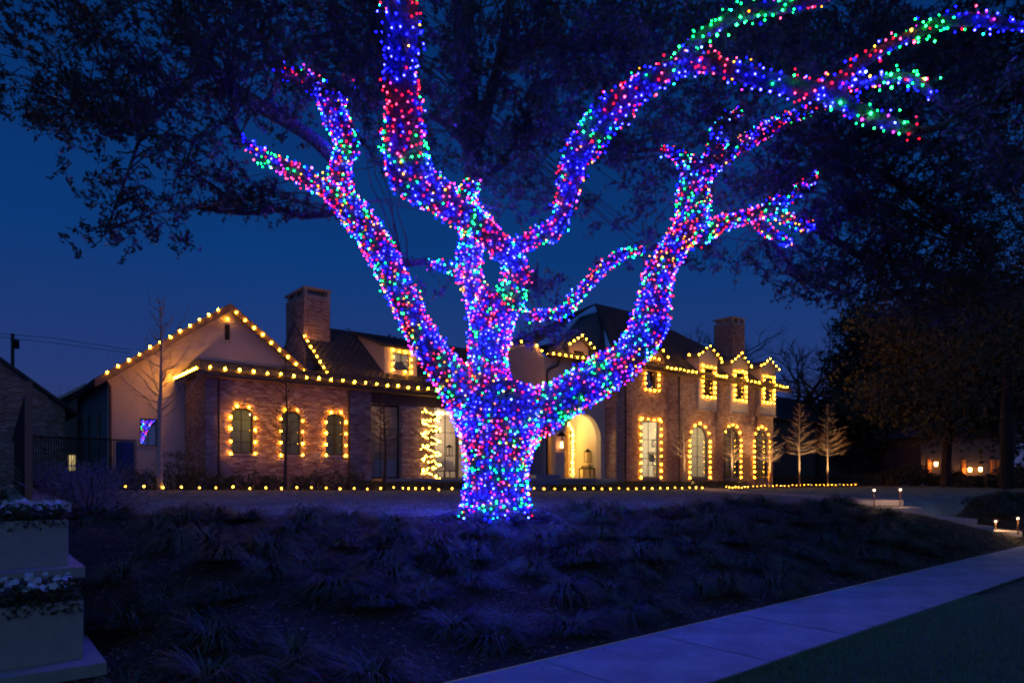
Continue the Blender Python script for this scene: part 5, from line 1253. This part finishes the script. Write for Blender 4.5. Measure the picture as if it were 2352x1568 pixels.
MB().hexa(nbx(2105, 2310, 1000, 1002, -.5, 7)[0], [q + (0,0,1.9) for q in nbx(2150, 2270, 1000, 1002, 2, 1.5)[0]]).build('roof', M['slate'], nh)
for xa, xb in ((2210, 2218), (2277, 2286), (2290, 2297), (2131, 2139)): MB().hexa(*nbx(xa, xb, 1055, 1092, -.12, .1)).build('shutter', mat('amber_shutter', (.6, .25, .06), .7), nh)
for k, (x, y) in enumerate(((2150, 1066), (2228, 1079), (2252, 1078))):
    q = pn(x, y, tN-.5); l = thing('porch_lamp', q, ['amber lamp left of the neighbour house front', 'left one of the paired porch lamps on the neighbour house', 'right one of the paired porch lamps on the neighbour house'][k], 'lamp', 'porch lamps on the neighbour house')
    MB().cyl(q - (0,0,.12), .09, .12, .28, 8).build('lamp_glass', E['spot'], l); MB().cyl(q + (0,0,.17), .15, .02, .12, 8).build('cap', M['iron'], l); MB().box(q[0]-.02, q[0]+.02, q[1], q[1]+.5, q[2]+.2, q[2]+.24).build('bracket', M['iron'], l)
    ld = bpy.data.lights.new('porch_lamp_glow', 'POINT'); ld.energy = 4; ld.color = (1, .45, .15); ld.shadow_soft_size = .15
    o = bpy.data.objects.new('porch_lamp_glow', ld); COL.objects.link(o); o.parent = l; o.location = (-.3, -.3, 0)

def crown_tree(x, yb, t, H, R, label, mt='darkleaf', n=9000, size=.3, trunk=.3, low=.25, group='dark evergreen trees on the right', seed=1):
    q = np.random.default_rng(seed); b = P(x, yb, t); b[2] = .75; o = thing('evergreen_tree', b, label, 'tree', group)
    top = b + (0, 0, H); tp = [b + (R*.08*math.sin(u*4+seed), R*.05*math.cos(u*5), H*.85*u) for u in np.linspace(0, 1, 8)]
    MB().tube(tp, [trunk*(1-.85*u) for u in np.linspace(0, 1, 8)], 8).build('trunk', M['twig'], o)
    lm = MB(); C = []
    for i in range(26):
        u = q.uniform(low, .95); a = q.uniform(0, 6.28); pb = b + (0, 0, H*u*.85); rr = R*math.sqrt(max(.05, 1 - ((u - .5)/.55)**2))*q.uniform(.6, 1.0)
        e_ = b + np.array([math.cos(a)*rr, math.sin(a)*rr, H*min(.97, u + .08)]); lm.tube([pb, (pb+e_)/2 + q.normal(0, .2, 3), e_], [trunk*.3, trunk*.2, trunk*.08], 5)
        for j in range(5):
            c = e_*(1 - j*.17) + pb*(j*.17) + q.normal(0, R*.12, 3); k = n//130; C.append(c + q.normal(0, 1, (k, 3))*(R*.15, R*.15, R*.10))
    lm.build('branches', M['twig'], o, 'stuff'); C = np.concatenate(C); leaf_obj('crown', C, q.uniform(size*.6, size*1.2, len(C)), M[mt], o, 'stuff', .6); return o
darkbark = mat('dark_bark', (.025,.02,.018), .95)
RT = [(2075,1100,60,14.5,6.0,'broad dark evergreen just right of the bare trees',0),(2180,1100,40,13.0,5.5,'tallest dark evergreen behind the stone steps',1),(2330,1100,36,13.0,5.5,'dark evergreen cut by the right edge',2),(2120,1100,60,11,6,'dark evergreen farther back over the neighbour house',3),(2270,1100,62,15,8,'large dark tree mass behind the neighbour house',4),(1990,1100,62,7.5,4.5,'low dark evergreen behind the uplit trees',5),(2015,1100,64,17.5,5.0,'tall dark evergreen at the left end of the dark trees',6),(2160,1100,66,19,6.5,'tall dark tree in the back row over the neighbour house',7)]
for x, yb, t, H, R, lb, i in RT: crown_tree(x, yb, t, H, R, lb, n=16000, size=.34 if t < 50 else .5, low=.26 if x in (2180, 2330) else .12, seed=20+i)
hedge(fx(1975, 22), fx(2110, 22), 21.6, 23.5, .9, 'dark shrubbery at the far right end of the lawn', 'darkleaf')
for k_, (x_, t_, w_, h_) in enumerate(((2090, 46, 2.4, 1.5), (2190, 44, 1.6, 1.0), (2262, 38, 2.0, .8), (2345, 33, 1.6, 1.4))):
    b_ = P(x_, 1105, t_); b_[2] = .75; shrub(b_, w_, h_, 'large dark bush, ' + ordinal(k_) + ' from the left below the neighbour house', 'darkleaf', 2600, 'large bushes below the neighbour house', .2)
o_ = thing('oak_trunk', P(2312, 1120, 30), 'thick dark trunk near the right edge in front of the neighbour house', 'tree'); b = WORLD[o_.name].copy(); b[2] = .75
MB().tube([b, b + (.05,0,1.5), b + (-.1,0,3.5), b + (.3,0,6.5)], [.30, .25, .22, .16], 10).build('trunk', darkbark, o_); leaf_obj('crown', b + (0,0,7) + rng.normal(0, 1, (3500, 3))*(2.2, 2.2, 1.3), .2, M['darkleaf'], o_, 'stuff', .5)
def bare_tree(x, t, H, R, label, seed, yb=1100):
    q = np.random.default_rng(seed); b = P(x, yb, t); b[2] = .8; o = thing('bare_tree', b, label, 'tree', 'bare winter trees behind the house'); V = []; F = []; nv = [0]
    def grow(p, d, ln, r, lv):
        pts = [p]; dd = d.copy()
        for i in range(4): dd = dd + q.normal(0, .16, 3) + np.array([0, 0, .04]); dd /= np.linalg.norm(dd); pts.append(pts[-1] + dd*ln/4)
        v, f = tube_vf(np.array(pts), np.linspace(r, r*.55, 5), 5 if lv < 2 else 3, False); V.append(v); F.extend([[k+nv[0] for k in g] for g in f]); nv[0] += len(v)
        if lv >= 5: return
        for i in range(3 if lv < 4 else 4):
            k = q.integers(2, 5); nd = dd + q.normal(0, .55, 3); nd[2] = nd[2]*.7 + .1; nd /= np.linalg.norm(nd); grow(pts[k], nd, ln*q.uniform(.62, .82), max(.012, r*.55), lv+1)
    MB().tube([b, b + (0, 0, H*.2)], [R*.07, R*.055], 8).build('trunk', M['twig'], o); grow(b + (0, 0, H*.2), np.array([0, 0, 1.]), H*.27, R*.055, 0)
    link(raw_mesh('branches', np.concatenate(V) - b, np.array(F)), 'branches', o, M['twig'], 'stuff'); return o
bare_tree(1745, 66, 20, 8, 'bare winter tree just right of the far chimney', 31); bare_tree(1830, 62, 18, 8, 'bare winter tree over the low right roof', 32); bare_tree(1885, 60, 15.5, 7, 'bare winter tree nearest the dark evergreens', 33)
bare_tree(1610, 70, 19, 8, 'bare winter tree behind the main roof, left of the far chimney', 34); bare_tree(20, 60, 9, 4, 'bare winter tree behind the neighbour gable', 35); bare_tree(75, 62, 9, 4, 'bare winter tree beside the utility pole', 36)
for k, (x, t, H, R) in enumerate(((850, 60, 13.2, 3.5), (900, 58, 12.6, 3.2), (120, 64, 8.0, 3.5), (40, 70, 8, 4))):
    crown_tree(x, 1100, t, H, R, ['dark tree top showing over the left roof ridge', 'second dark tree top over the left roof ridge, nearer the oak', 'low dark tree behind the side yard', 'low dark tree behind the neighbour gable'][k], n=5000, size=.35, group='dark trees behind the house', seed=50+k)
up_ = thing('utility_pole', P(29, 1095, 45), 'wooden utility pole with a cross arm at the left edge', 'utility pole'); b = P(29, 1095, 45); tp = P(29, 766, 45)
MB().tube([b, tp], [.13, .11], 8).build('pole', M['twig'], up_)
ar_ = P(22, 780, 45); MB().tube([P(25, 779, 45), P(44, 783, 45)], .07, 6).build('cross_arm', M['twig'], up_)
MB().cyl(P(38, 790, 45) - (0,0,.3), .16, .16, .5, 8).build('transformer', M['iron'], up_)
wr = thing('power_lines', tp, 'two sagging power lines running from the pole behind the gable', 'power line')
for dy in (0, 8): MB().tube([P(-60, 764+dy, 44), P(0, 766+dy, 45), P(120, 776+dy*1.3, 48), P(300, 803+dy, 52)], .02, 4).build('wire', M['iron'], wr)
